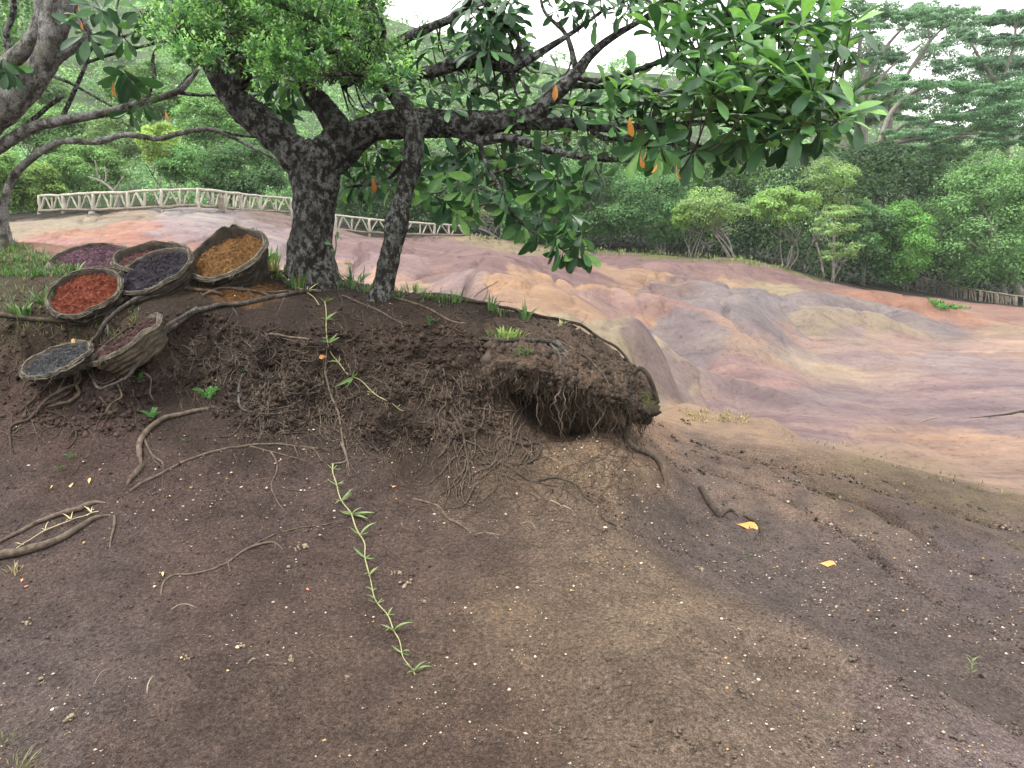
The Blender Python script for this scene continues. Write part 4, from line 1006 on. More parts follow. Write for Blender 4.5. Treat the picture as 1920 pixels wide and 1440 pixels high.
# tall flat-topped trees, with distance haze mixed into their leaf greens
FT = (.130, .235, .135)
far_tree((1605, 420), 66, (1640, 40, 110, 50), "tallest flat-topped tree with forked pale trunks at the branch tips", FT, 130, .13, .36, .19, 110, 0, True, .2, name="flat_topped_tree", under=.6,
         layers=[(1600, 12, 70, 10), (1690, 22, 60, 10), (1640, 45, 80, 10), (1580, 50, 45, 10), (1660, 110, 40, 6), (1560, 90, 40, 10)],
         limbs=[[(1590, 420, 7), (1586, 330, 7), (1580, 260, 6), (1574, 200, 5), (1580, 140, 4), (1570, 60, 3)], [(1600, 420, 7), (1604, 330, 6.5), (1618, 270, 6), (1616, 220, 5), (1617, 150, 5), (1612, 100, 4), (1614, 50, 2.5)], [(1616, 160, 4), (1640, 120, 3.5), (1668, 80, 3), (1700, 45, 2)], [(1617, 130, 3), (1632, 80, 2.5), (1628, 40, 1.8)], [(1604, 240, 4), (1650, 150, 3), (1690, 110, 2), (1730, 80, 1.5)]])
far_tree((1670, 420), 70, (1790, 32, 120, 26), "umbrella-topped tree whose thin crown lies flat against the white sky", FT, 120, .12, .32, .19, 115, 0, True, .2, name="flat_topped_tree", under=.6,
         layers=[(1760, 22, 70, 7), (1830, 36, 80, 6), (1720, 36, 50, 8), (1890, 44, 40, 5)],
         limbs=[[(1650, 420, 7), (1655, 300, 6.5), (1668, 230, 6), (1672, 180, 5), (1678, 160, 4)], [(1668, 225, 5), (1700, 190, 4), (1732, 160, 3)], [(1672, 190, 4), (1720, 110, 3), (1760, 60, 2), (1790, 40, 1.4)], [(1700, 140, 2.5), (1740, 90, 2), (1740, 50, 1.4)]])
far_tree((1850, 430), 62, (1880, 105, 90, 60), "lacy flat-topped tree at the corner above the round tree", (.125, .225, .135), 120, .14, .38, .18, 105, 0, True, .2, name="flat_topped_tree", under=.6,
         layers=[(1890, 30, 50, 8), (1900, 75, 60, 10), (1830, 70, 60, 8), (1860, 115, 80, 10), (1800, 125, 50, 8), (1910, 130, 40, 8)],
         limbs=[[(1880, 430, 8), (1885, 300, 7), (1880, 200, 6), (1880, 150, 4), (1900, 90, 3), (1905, 40, 2)], [(1880, 170, 4), (1850, 130, 3), (1820, 80, 2)], [(1882, 210, 4), (1920, 150, 3), (1960, 100, 2)]])
far_tree((1720, 440), 60, (1770, 215, 130, 80), "feathery layered tree with long white level limbs", (.110, .220, .110), 190, .13, .36, .17, 150, 0, True, .2, name="flat_topped_tree", under=.5,
         layers=[(1740, 160, 80, 9), (1850, 165, 70, 9), (1800, 190, 110, 9), (1760, 215, 90, 9), (1880, 215, 60, 10), (1820, 240, 90, 9), (1720, 250, 60, 8), (1890, 262, 50, 9), (1780, 275, 90, 8)],
         limbs=[[(1640, 430, 7), (1645, 300, 6), (1664, 225, 5), (1690, 190, 4), (1725, 165, 3), (1745, 155, 2)], [(1655, 262, 4), (1700, 232, 3.5), (1750, 226, 3), (1800, 214, 2.4), (1830, 203, 1.6)], [(1680, 268, 3.5), (1730, 258, 3), (1790, 252, 2.6), (1850, 250, 1.6)], [(1690, 262, 3), (1740, 245, 2.4), (1775, 240, 2), (1815, 247, 1.4)], [(1740, 275, 2.2), (1790, 258, 2), (1850, 262, 1.2)]])
far_tree((1560, 430), 72, (1600, 190, 110, 44), "hazy flat-topped tree low behind the branch tips", (0.118, 0.205, 0.084), 60, .2, .4, .22, 150, 2, True, .2, name="flat_topped_tree", under=.5)
far_tree((1760, 430), 84, (1760, 120, 150, 70), "faint tall tree far behind the flat-topped ones", (.13, .22, .14), 120, .14, .45, .24, 110, 3, True, .2, name="flat_topped_tree", under=.6)
far_tree((1930, 430), 80, (1930, 150, 110, 90), "faint tall tree at the picture's right edge behind the lacy one", (.12, .21, .13), 110, .15, .45, .24, 110, 3, True, .2, name="flat_topped_tree", under=.6)
far_tree((1600, 430), 86, (1590, 120, 100, 60), "faint tall tree showing through the leafy branch tips", (.13, .22, .14), 90, .15, .45, .24, 110, 3, True, .2, name="flat_topped_tree", under=.6)
far_tree((1860, 430), 74, (1880, 200, 120, 50), "hazy layered tree behind the round tree's top", (0.109, 0.198, 0.078), 70, .2, .4, .22, 160, 2, True, .2, name="flat_topped_tree", under=.5)

# bare pale tree behind the fence
bt = P(222, 392, 34.5); bare = thing("bare_tree", bt, "bare white-limbed tree leaning behind the pale fence", 'tree')
mb = MB()
for L_ in [[(224, 394, 3), (214, 362, 3), (200, 347, 2.6), (185, 338, 2), (165, 331, 1.3)], [(197, 345, 1.8), (199, 330, 1.4), (196, 312, 1)], [(186, 338, 1.4), (182, 322, 1.2), (178, 300, .8)], [(212, 360, 2), (222, 345, 1.4), (232, 330, 1)], [(198, 328, 1), (206, 318, .7)]]:
    q = crom(np.array([[x, y, r * 1.0] for x, y, r in L_], float), 6); mb.tube(np.array([P(x, y, 34.5) for x, y, r in q]), np.maximum(q[:, 2], .5) * 34.5 / F, 6)
mb.build("trunk", M_PALEBARK, bare, bt)

# ------------------------------------------------------------------ fences of rough logs
M_RAIL = plain_material("weathered_rail", (.22, .20, .165), (.38, .36, .30), 5, .85, .01)
M_LOG = plain_material("old_log", (.09, .072, .055), (.22, .19, .15), 6, .9, .01)
FRR = random.Random(4)
def stick(name, a, b, r, mat, par, base, label=None):
    n = 5; pp = np.linspace(a, b, n) + np.array([[FRR.uniform(-1, 1) * r * .35 * (0 < i < n - 1) for _ in range(3)] for i in range(n)])
    mb = MB(); mb.tube(pp, r * np.array([1.05, .98, 1.0, .95, .9]) * FRR.uniform(.85, 1.15), 6)
    return mb.build(name, mat, par, base)
def rail_fence(label, posts, mat, post_r=.07, rail_r=.05, brace_r=.035, style='truss', foot=None):
    """posts: (px, py foot, py top, Y)"""
    A = [P(p[0], p[1], p[3]) for p in posts]; B = [P(p[0] + FRR.uniform(-1, 1), p[2], p[3]) for p in posts]
    base = A[0]; o = thing("rail_fence", base, label, 'fence')
    for a, b in zip(A, B): stick("post", a - np.array([0, 0, .25]), b + np.array([0, 0, .05]), post_r, mat, o, base)
    for i in range(len(A) - 1):
        a0, a1, b0, b1 = A[i], A[i + 1], B[i], B[i + 1]; up = np.array([0, 0, 1.0])
        toward = np.array([0, -.055, 0])
        stick("rail", b0 + (b1 - b0) * -.02, b1 + (b1 - b0) * .02, rail_r, mat, o, base)
        l0 = a0 + (b0 - a0) * .12; l1 = a1 + (b1 - a1) * .12
        stick("rail", l0 + toward, l1 + toward, rail_r * 1.1, M_LOG, o, base)
        T = lambda t: b0 + (b1 - b0) * t - up * .03; Bt = lambda t: l0 + (l1 - l0) * t
        if style == 'truss':
            m = FRR.uniform(.46, .54)
            for u, v in ((.06, m * .45), (m * .95, m * .52), (m + .07, m + (1 - m) * .5), (.97, m + (1 - m) * .6)): (FRR.random() < .06) or stick("brace", Bt(u + FRR.uniform(-.03, .03)), T(v + FRR.uniform(-.03, .03)), brace_r * FRR.uniform(.75, 1.25), mat, o, base)
            stick("brace", Bt(m), T(m), brace_r * 1.1, mat, o, base)
        else:
            n = 5
            for q in range(n):
                u = (q + .5) / n; stick("brace", Bt(u + FRR.uniform(-.08, .08)), T(u + FRR.uniform(-.1, .1)), brace_r, mat, o, base)
    return o
rail_fence("pale weathered log fence along the crest of the pink dune",
           [(74, 400, 368, 33), (119, 397, 366, 32.6), (175, 398, 362, 32), (240, 395, 361, 31.6), (303, 393, 356, 31.4), (371, 389, 355, 31.8), (422, 394, 361, 33.5), (452, 397, 364, 35), (487, 398, 368, 36.5), (545, 401, 372, 38.5)], M_RAIL, .085, .06, .045)
rail_fence("white rail fence seen between the two near trunks",
           [(629, 433, 404, 43), (692, 439, 411, 43.5), (755, 442, 417, 45), (815, 443, 420, 47), (872, 443, 423, 49)], M_RAIL, .085, .06, .05)
rail_fence("low brown stake fence below the big round tree",
           [(1712, 545, 517, 56), (1754, 556, 527, 53), (1781, 563, 531, 51), (1809, 571, 540, 49.5), (1839, 579, 545, 48), (1872, 586, 550, 46.5), (1906, 592, 555, 45), (1945, 598, 559, 44)], M_LOG, .085, .05, .045, 'stakes')
M_CONC = plain_material("rough_concrete", (.18, .175, .165), (.30, .29, .27), 8, .95, .01)
for px, py, wpx, hpx, Y, lab in [(172, 404, 6, 7, 31.5, "grey concrete footing block under the second pale post"), (238, 403, 7, 5, 31, "squat concrete footing block under the middle of the pale fence"), (415, 383, 6, 15, 33, "stout grey-brown stump standing in the pale fence")]:
    c = P(px, py, Y); k = Y / F; mb = MB(); n = 7
    prof = np.array([1.0, 1.03, .98, .9, .8, .45]); hz = np.array([-.9, -.5, .1, .7, .95, 1.0])
    ang = np.arange(n) / n * 2 * np.pi + .4
    V = np.array([[wpx * k * prof[i] * math.cos(a) * (1 + .1 * math.sin(7 * a + i)), wpx * k * prof[i] * math.sin(a), hpx * k * hz[i]] for i in range(6) for a in ang])
    Q = [[i * n + j, i * n + (j + 1) % n, (i + 1) * n + (j + 1) % n, (i + 1) * n + j] for i in range(5) for j in range(n)]
    mb.add(V, Q, [[5 * n + j, 5 * n + (j + 1) % n, 5 * n + (j + 2) % n] for j in range(0, n - 2)])
    mb.build("footing_block" if hpx < 10 else "tree_stump", M_CONC if hpx < 10 else M_LOG, None, loc=tuple(c), smooth=False, label=lab, cat="block" if hpx < 10 else "stump")
# ------------------------------------------------------------------ baskets of coloured earth
def strip_mat(name, c1, c2):
    m, nt, b, o = newmat(name)
    co = mapping(nt, (1, 1, 1)); n1 = noise(nt, 14, 6, co, .7); n2 = noise(nt, 90, 4, co, .6)
    c = ramp(nt, n1, [(.32, c1), (.5, [(u + v) / 2 for u, v in zip(c1, c2)]), (.66, c2)])
    c = mixc(nt, .7, c, ramp(nt, n2, [(.3, .5), (.7, 1.25)]), 'MULTIPLY')
    nt.links.new(c, b.inputs['Base Color']); b.inputs['Roughness'].default_value = .85; b.inputs['Specular IOR Level'].default_value = .2
    bump(nt, b, n2, .8, .006); return m
M_WALL = strip_mat("basket_wall", (.009, .0075, .006), (.060, .048, .037))
M_RIM = strip_mat("basket_rim", (.024, .020, .015), (.16, .14, .105))
M_CORK = strip_mat("pale_bark_strip", (.028, .022, .016), (.115, .092, .066))
BR_ = np.random.default_rng(21)
def basket(label, cx, cy, a, b, phi, Y, depth, taper, soil, soil2, heap=.02, level=-.03, rimw=1.0, wallmat=None, ragged=.017, fill_r=.965, torn=None):
    k = Y / F; Rr = a * k; C = P(cx, cy, Y); v = C - EYE; v /= np.linalg.norm(v)
    r = np.cross(v, [0, 0, 1.0]); r /= np.linalg.norm(r); u = np.cross(r, v); ph = rad(phi)
    m = math.cos(ph) * r + math.sin(ph) * u; p = -math.sin(ph) * r + math.cos(ph) * u
    ct = b / a; n = -v * ct + p * math.sqrt(1 - ct * ct); q = np.cross(n, m)
    base = C - n * depth
    o = thing("basket", base, label, 'basket')
    na, nb = 72, 44; ang = np.arange(na) / na * 2 * np.pi; tv = np.linspace(0, 1, nb)
    seedv = BR_.uniform(0, 99)
    def ring(rr, h):   # radius and height arrays per angle
        return C + (m[None] * np.cos(ang)[:, None] + q[None] * np.sin(ang)[:, None]) * rr[:, None] + n[None] * h[:, None]
    circ = np.stack([np.cos(ang) * 2, np.sin(ang) * 2, 0 * ang + seedv], 1)
    ragv = ragged * fbm(circ * .9, 3, 2) * 1.5
    if torn is not None: ragv = ragv + torn[1] * np.exp(-((np.angle(np.exp(1j * (ang - rad(torn[0]))))) / .55) ** 2) * (1 + .8 * vnoise(circ * 4, 6))
    rows = []
    ncoil = max(4, int(depth / .032))
    for t in tv:                                     # outer wall: coiled strips laid one over another
        ph_ = (t * ncoil) % 1.0
        rr = Rr * (1.03 - taper * t ** 1.15) + .010 * math.sin(math.pi * ph_) ** .6 + .010 * vnoise(circ * 2.3 + np.array([0, 0, t * 9]), 4) + .004 * vnoise(np.stack([ang * 12, ang * 0 + t * 40, ang * 0], 1), 7)
        rows.append(ring(rr, -t * depth + ragv * (1 - t) + .006 * vnoise(circ * 3 + t * 5, 8)))
    rows.append(ring(np.full(na, Rr * .2), np.full(na, -depth * 1.01)))
    inner = [ring(np.full(na, Rr * .985) - .012, ragv * .9), ring(np.full(na, Rr * .95) - .012, ragv * .2 - depth * .45)]
    rows = inner[::-1] + rows
    V = np.concatenate(rows); nr = len(rows)
    i = np.arange(nr - 1)[:, None] * na; j = np.arange(na)[None]; j2 = (j + 1) % na
    Q = np.stack([i + j, i + na + j, i + na + j2, i + j2], -1).reshape(-1, 4)
    mb = MB(); mb.add(V, Q); mb.build("wall", wallmat or M_WALL, o, base)
    for s in range(3):                               # split cane bound round the mouth
        mb = MB(); a2 = np.linspace(0, 2 * np.pi, 90); cc_ = np.stack([np.cos(a2) * 2, np.sin(a2) * 2, 0 * a2 + seedv], 1)
        rg = ragged * fbm(cc_ * .9, 3, 2) * 1.5
        if torn is not None: rg = rg + torn[1] * np.exp(-((np.angle(np.exp(1j * (a2 - rad(torn[0]))))) / .55) ** 2) * (1 + .8 * vnoise(cc_ * 4, 6))
        rr = Rr * 1.03 + .003 * np.sin(a2 * (5 + s) + s * 2) + .008 * (s - 1) + .006 * vnoise(cc_ * 3, 11 + s)
        pts = C + (m[None] * np.cos(a2)[:, None] + q[None] * np.sin(a2)[:, None]) * rr[:, None] + n[None] * (rg + .004 + .003 * np.cos(a2 * (5 + s) + s * 2) - .009 * s)[:, None]
        mb.tube(pts, .0052 * rimw * (1 + .3 * vnoise(cc_ * 5, 30 + s)), 6, False); mb.build("rim", M_RIM, o, base)
    mb = MB()                                        # loose fibres standing off the mouth and the flank
    for _f in range(150):
        a0 = BR_.uniform(0, 6.28); tt_ = 0 if _f < 80 else BR_.uniform(.05, .9); L_ = BR_.uniform(.02, .075); e = m * math.cos(a0) + q * math.sin(a0); tn_ = -m * math.sin(a0) + q * math.cos(a0)
        p0 = C + e * Rr * (1.035 - taper * tt_ ** 1.15) + n * (.004 - tt_ * depth); dd_ = tn_ * BR_.choice([-1, 1]) * BR_.uniform(.5, 1) + e * BR_.uniform(.05, .5) + n * BR_.uniform(-.3, .35 if tt_ == 0 else .2)
        tl = np.linspace(0, 1, 4)[:, None]; V_, Q_, _t = tube_arrays(p0 + dd_ * L_ * tl + np.array([0, 0, -.35]) * L_ * tl ** 2, np.array([.0022, .002, .0016, .0008]) * BR_.uniform(.7, 1.6), 3, False); mb.add(V_, Q_)
    fo_ = mb.build("frayed_fibres", M_RIM, o, base); fo_['kind'] = 'stuff'
    g = 60; xs = np.linspace(-1, 1, g); GX, GY = np.meshgrid(xs, xs, indexing='ij'); rho = np.hypot(GX, GY)
    sc_ = np.where(rho > 0, np.maximum(abs(GX), abs(GY)) / np.maximum(rho, 1e-6), 1); ux = GX * sc_; uy = GY * sc_; rho = np.hypot(ux, uy)
    hgt = level + heap * (1 - rho ** 2) + .030 * fbm(np.stack([ux * 4, uy * 5, 0 * ux + seedv], -1), 3, 5) + .014 * fbm(np.stack([ux * 19, uy * 19, 0 * ux + seedv], -1), 2, 6)
    FV = (C + m * (ux[..., None] * Rr * fill_r) + q * (uy[..., None] * Rr * fill_r) + n * hgt[..., None]).reshape(-1, 3)
    ii = np.arange(g - 1)[:, None] * g; jj = np.arange(g - 1)[None]
    FQ = np.stack([ii + jj, ii + g + jj, ii + g + jj + 1, ii + jj + 1], -1).reshape(-1, 4)
    mb = MB(); mb.add(FV, FQ)
    # loose crumbs lying on the fill
    ns = 900; aa = BR_.uniform(0, 2 * np.pi, ns); ro = np.sqrt(BR_.random(ns)) * fill_r * .93
    for x, y, s in zip(ro * np.cos(aa), ro * np.sin(aa), BR_.uniform(.0025, .0075, ns)):
        h = level + heap * (1 - (x * x + y * y)) + s * .3 + .008
        c0 = C + m * x * Rr + q * y * Rr + n * h; W_ = BR_.normal(0, 1, (6, 3)) * s * .3 + np.array([[s, 0, 0], [-s, 0, 0], [0, s, 0], [0, -s, 0], [0, 0, s], [0, 0, -s]]) * .8
        mb.add(c0 + W_, None, [[0, 2, 4], [2, 1, 4], [1, 3, 4], [3, 0, 4], [2, 0, 5], [1, 2, 5], [3, 1, 5], [0, 3, 5]])
    sm, snt, sb_, so = newmat("coloured_earth")
    co = mapping(snt, (1, 1, 1))
    c = ramp(snt, noise(snt, 42, 5, co, .7), [(.30, [v_ * .45 for v_ in soil]), (.5, soil), (.72, soil2)])
    snt.links.new(c, sb_.inputs['Base Color']); sb_.inputs['Roughness'].default_value = .95; sb_.inputs['Specular IOR Level'].default_value = .15
    bump(snt, sb_, noise(snt, 70, 5, co, .7), .9, .012)
    mb.build("earth_fill", sm, o, base)
    return o
basket("tilted basket heaped with violet earth, at the back by the grassy bank", 170, 484, 67, 25, 11, 6.2, .16, .25, (.060, .032, .042), (.13, .075, .095), .06, -.03)
basket("basket of maroon earth half hidden behind the blue-black one", 284, 479, 64, 22, 10, 5.95, .22, .25, (.055, .024, .024), (.11, .055, .055), .02, -.05)
basket("deep dark basket filled with blue-black earth, tipped forward", 284, 505, 72, 27, 25, 5.62, .30, .30, (.014, .012, .016), (.042, .038, .050), .02, -.025)
basket("basket full of brick-red earth with a pale rim", 157, 545, 64, 36, 24, 5.34, .24, .30, (.105, .026, .014), (.19, .060, .034), .03, -.035)
basket("large torn-rimmed basket of ochre-brown earth next to the thick trunk", 424, 474, 73, 35, 26, 5.8, .26, .34, (.100, .050, .018), (.20, .11, .042), .02, -.055, 1.5, ragged=.02, torn=(70, .028))
basket("sideways basket spilling maroon earth, its cork-like flank towards the slope", 236, 634, 72, 12, 34, 4.98, .17, .30, (.040, .020, .019), (.085, .050, .048), .01, -.02, 1.1, M_CORK)
basket("flat-lying basket of slate-grey earth, lowest on the root bank", 106, 672, 61, 20, 23, 4.82, .08, .25, (.036, .036, .039), (.090, .090, .096), .01, -.02, 1.2)

# ochre earth spilt under the roots
so_ = np.random.default_rng(5); pts = []; 
while len(pts) < 2600:
    x = so_.normal(452, 42); y = 545 + so_.normal(0, 9) + (x - 452) * .07
    if (abs(x - 452) / 96) ** 2 + ((y - 545) / 21) ** 2 < 1: pts.append(hit(x, y, False)[0])
pts = np.array(pts); ssz = so_.lognormal(math.log(.0055), .4, len(pts)); mb = MB()
for p0, s0 in zip(pts, ssz):
    W_ = np.array([[1, 0, 0], [-1, 0, 0], [0, 1, 0], [0, -1, 0], [0, 0, .7], [0, 0, -.7]]) * s0 * (1 + so_.normal(0, .25, (6, 1)))
    mb.add(p0 + W_ + np.array([0, 0, .002]), None, [[0, 2, 4], [2, 1, 4], [1, 3, 4], [3, 0, 4], [2, 0, 5], [1, 2, 5], [3, 1, 5], [0, 3, 5]], np.array([.115, .058, .022]) * so_.uniform(.5, 1.5))
mb.build("spilt_earth", leaf_material("ochre_crumbs", (1, 1, 1), None, 0, .95, attr=True, spec=.1), None, smooth=False, col=True, kind='stuff', label='ochre earth spilt among the roots below the torn basket')

# ------------------------------------------------------------------ roots
def drape(pix, step=6, wig=0.0, seed=0, uselip=True):
    a = np.array([(q[0], q[1]) for q in pix], float); q = crom(a, step)
    if wig:
        n = len(q); t = np.arange(n) * .35 + seed * 7.7
        q = q + wig * np.stack([vnoise(np.stack([t, t * 0 + seed, t * 0], 1), 1), vnoise(np.stack([t, t * 0 + seed + 50, t * 0], 1), 2)], 1)
    H = [hit(x, y, uselip) for x, y in q]; p = np.array([h[0] for h in H]); n = np.array([h[1] for h in H])
    med = np.median(p[:, 1]); ok = np.abs(p[:, 1] - med) < 1.6
    if ok.sum() > 1 and not ok.all():
        ix = np.arange(len(p))
        for k in range(len(p)):
            if not ok[k]:
                j = ix[ok][np.argmin(abs(ix[ok] - k))]; p[k] = P(q[k, 0], q[k, 1], p[j, 1]); n[k] = n[j]
    return q, p, n
def smooth(p, k=2):
    p = p.copy()
    for _ in range(k):
        if len(p) > 2: p[1:-1] = .25 * p[:-2] + .5 * p[1:-1] + .25 * p[2:]
    return p
def root_into(mb, pix, r0, r1, wig=1.5, seed=0, lift=.55, sides=7, uselip=True, rm=None, wob=.22, offs=True):
    q, p, n = drape(pix, 6, wig, seed, uselip)
    t = np.linspace(0, 1, len(p)); rpx = (r0 + (r1 - r0) * t) * (.72 if max(r0, r1) > 4 else .66)
    if rm: rpx = rpx + rm * np.sin(np.pi * t)
    endk = np.minimum(1, np.minimum((1 - t) / .16 + .12, t / .05 + .55)); rpx = rpx * np.minimum(1, (1 - t) / .22 + .30)
    r = rpx * p[:, 1] / F; p0_ = p
    p = smooth(p + n * (r * (lift * endk - .55 * (1 - endk)))[:, None], 3)
    # front-most, so that a root never dives into the bank
    mb.tube(p, r, sides, True, None, wob, seed)
    if offs and max(r0, r1) > 2.6 and len(q) > 10:
        R_ = random.Random(int(seed * 13 + len(q)))
        for _ in range(R_.randint(2, 4)):
            k0 = R_.randint(3, len(q) - 3); a_ = math.atan2(*(q[k0 + 1] - q[k0 - 1])[::-1]) + R_.choice((-1, 1)) * R_.uniform(.5, 1.3); L_ = R_.uniform(22, 60); pts = [tuple(q[k0])]
            for _k in range(4): a_ += R_.gauss(0, .5); pts.append((pts[-1][0] + math.cos(a_) * L_ / 4, pts[-1][1] + abs(math.sin(a_)) * L_ / 4 * .8))
            root_into(mb, pts, R_.uniform(1.1, 2.0), .7, 1.2, seed + _ + 2, .7, 5, uselip, None, .15, False)
    return p
def root(label, strands, mat, cat='root', name='exposed_root', wig=1.5, **kw):
    mb = MB(); first = None
    for k, s in enumerate(strands):
        p = root_into(mb, s[0], s[1], s[2], wig, 3 * k + len(label), **kw)
        if first is None: first = p[0]
    return mb.build(name, mat, None, first, loc=tuple(first), label=label, cat=cat)
root("thick bare root looping out of the soil at the picture's left edge", [([(-30, 1052), (40, 1040), (92, 1024), (140, 1000), (180, 973), (205, 966), (217, 968)], 15, 5), ([(215, 968), (214, 990), (209, 1012), (207, 1030)], 4.5, 2.5)], M_ROOT, lift=.9)
root("slender root ending in a rounded hook above the thick looping root", [([(-20, 1030), (50, 993), (110, 968), (152, 958), (175, 945), (196, 942)], 4, 9)], M_ROOT, lift=.9)
root("brown root curving down like a question mark in mid-slope", [([(392, 768), (345, 777), (300, 790), (270, 818), (261, 850), (267, 878)], 5, 9), ([(267, 876), (256, 888), (245, 900), (237, 912)], 9, 5), ([(270, 822), (280, 845), (290, 860), (307, 866), (305, 890)], 4, 2.5)], M_ROOT, lift=.8)
root("long thin root stretched across the slope under the mossy face", [([(243, 922), (300, 890), (360, 860), (432, 840), (500, 834), (560, 836), (620, 842)], 4.5, 2.5), ([(470, 837), (520, 850), (590, 868)], 2.5, 1.5), ([(506, 846), (522, 878), (508, 918), (540, 965)], 3, 1.5), ([(550, 836), (556, 850), (560, 858)], 2, 1.2)], M_ROOT, lift=.6)
root("wavy root lying on the lower slope with a claw-like end", [([(301, 1120), (304, 1098), (325, 1080), (372, 1075), (428, 1056), (458, 1032), (492, 1019), (520, 1017), (531, 1032)], 3, 4), ([(458, 1034), (520, 1000), (600, 985), (655, 972)], 2.2, 1.5), ([(428, 1056), (432, 1075)], 3, 2)], M_ROOT, lift=.8)
root("stout grey root bending down from under the overhanging lip", [([(1160, 800), (1170, 822), (1185, 842), (1212, 852), (1232, 868), (1242, 890), (1249, 918)], 9, 6)], M_ROOT, lift=.9)
root("broken black root stub sticking out beside the orange leaf", [([(1311, 918), (1320, 936), (1333, 955), (1350, 972)], 9.5, 6), ([(1350, 970), (1362, 958), (1378, 960), (1386, 972)], 5, 3.5), ([(1396, 968), (1414, 980), (1428, 998), (1425, 1022)], 5.5, 3.5)], M_ROOTD, lift=.9)
root("small S-shaped root below the vine's middle", [([(775, 935), (812, 946), (828, 955), (834, 972), (858, 982), (882, 998)], 3, 4.5)], M_ROOT, lift=.7)
root("knotted web of roots creeping down below the overhang", [([(925, 862), (960, 880), (1000, 905), (1040, 896), (1080, 910), (1100, 935), (1122, 948), (1126, 972), (1165, 990)], 4.5, 2.5), ([(985, 905), (1010, 925), (1030, 960)], 2.5, 1.5), ([(1060, 902), (1066, 930), (1060, 948)], 2.5, 1.5), ([(890, 860), (930, 892), (960, 932), (978, 955)], 2.8, 1.6), ([(1000, 905), (1052, 915), (1090, 940)], 3, 2)], M_ROOTD, lift=.8)
root("looped dark root under the overhang's left end", [([(945, 822), (980, 836), (1012, 832), (1016, 846), (1000, 866), (975, 872), (950, 865)], 4.5, 3)], M_ROOTD, lift=1.1)
root("drooping forked root on the face left of the overhang", [([(842, 768), (862, 800), (874, 850), (880, 900), (872, 932)], 4.5, 3), ([(864, 805), (835, 840), (812, 872)], 3, 1.5), ([(850, 780), (900, 800), (930, 830)], 3, 2)], M_ROOTD, lift=.9)
root("pale lichened root running down from the trunk past the sideways basket", [([(600, 548), (555, 552), (505, 562), (452, 572), (400, 578), (358, 590), (325, 612), (295, 640), (262, 675)], 5, 7), ([(262, 672), (245, 690), (215, 710), (190, 722), (170, 700), (150, 685)], 4, 3)], M_ROOTP, lift=1.0)
root("arching root wrapped over the blue-black basket's foot", [([(540, 515), (470, 520), (395, 516), (345, 522), (300, 535), (262, 556), (225, 575), (205, 596), (192, 622), (176, 640)], 4.5, 6)], M_ROOTP, lift=2.2)
root("second arching root below the dark basket", [([(420, 556), (350, 545), (300, 556), (250, 572), (212, 588)], 5, 4)], M_ROOTD, lift=1.4)
root("bunch of roots trailing from the slate-grey basket", [([(140, 688), (142, 712), (132, 735), (105, 752), (75, 765), (55, 790), (22, 800), (22, 832), (20, 862)], 5.5, 3), ([(115, 690), (92, 722), (70, 745), (35, 775)], 4, 3), ([(140, 700), (120, 735), (90, 755), (70, 770)], 4, 2.5), ([(85, 768), (128, 785), (146, 820), (130, 840), (115, 842)], 3.2, 2), ([(170, 690), (182, 718), (190, 722)], 3.5, 3)], M_ROOTD, lift=1.2)
root("thin root dangling over the hollow by the fern seedlings", [([(620, 870), (650, 868), (642, 830), (636, 780), (618, 735), (610, 690), (612, 650)], 3, 3.5), ([(640, 830), (652, 862), (655, 885)], 3.5, 2)], M_ROOT, lift=1.0)
root("white-kneed root hanging in the mossy face", [([(462, 695), (452, 715), (448, 745), (452, 768), (500, 778), (550, 772), (592, 760)], 4, 2.5)], M_ROOTP, lift=1.1)
root("gnarled lichened root along the brow of the overhang", [([(898, 636), (940, 640), (990, 640), (1028, 642), (1052, 650), (1066, 664)], 5, 7), ([(1030, 645), (1050, 672), (1052, 700)], 4, 2), ([(1052, 660), (1075, 690)], 2.5, 1.5)], M_ROOTP, lift=1.1)
root("wiry pale root draped down the overhang's face", [([(1000, 598), (1030, 630), (1060, 648), (1090, 665), (1120, 690), (1138, 715), (1150, 738)], 2, 2.2)], M_ROOT, lift=1.2)
root("black root running up the skyline of the mound", [([(1186, 694), (1160, 655), (1128, 640), (1090, 612), (1060, 604), (1000, 592), (940, 578), (870, 566), (800, 560), (740, 556)], 3.5, 5)], M_ROOTD, lift=.8)
root("grey surface root between the slender trunk and the overhang", [([(740, 560), (790, 575), (840, 600), (870, 608), (892, 600)], 3.5, 3)], M_ROOT, lift=.9)
root("straight thin root from the thick trunk across the mound top", [([(640, 555), (700, 580), (740, 600), (770, 612)], 3, 2), ([(500, 625), (540, 632), (590, 638)], 4, 3)], M_ROOT, lift=.9)
root("root stub lying under the grassy bank by the red basket", [([(-10, 592), (60, 600), (130, 604), (200, 592)], 6, 7)], M_ROOTD, lift=1.0)
root("roots laced over the spilt ochre earth", [([(380, 556), (420, 545), (460, 548), (520, 560)], 3.5, 3), ([(400, 535), (440, 545), (500, 552), (560, 548)], 3, 3), ([(430, 522), (450, 540), (480, 556)], 2.5, 2)], M_ROOT, lift=2.6)
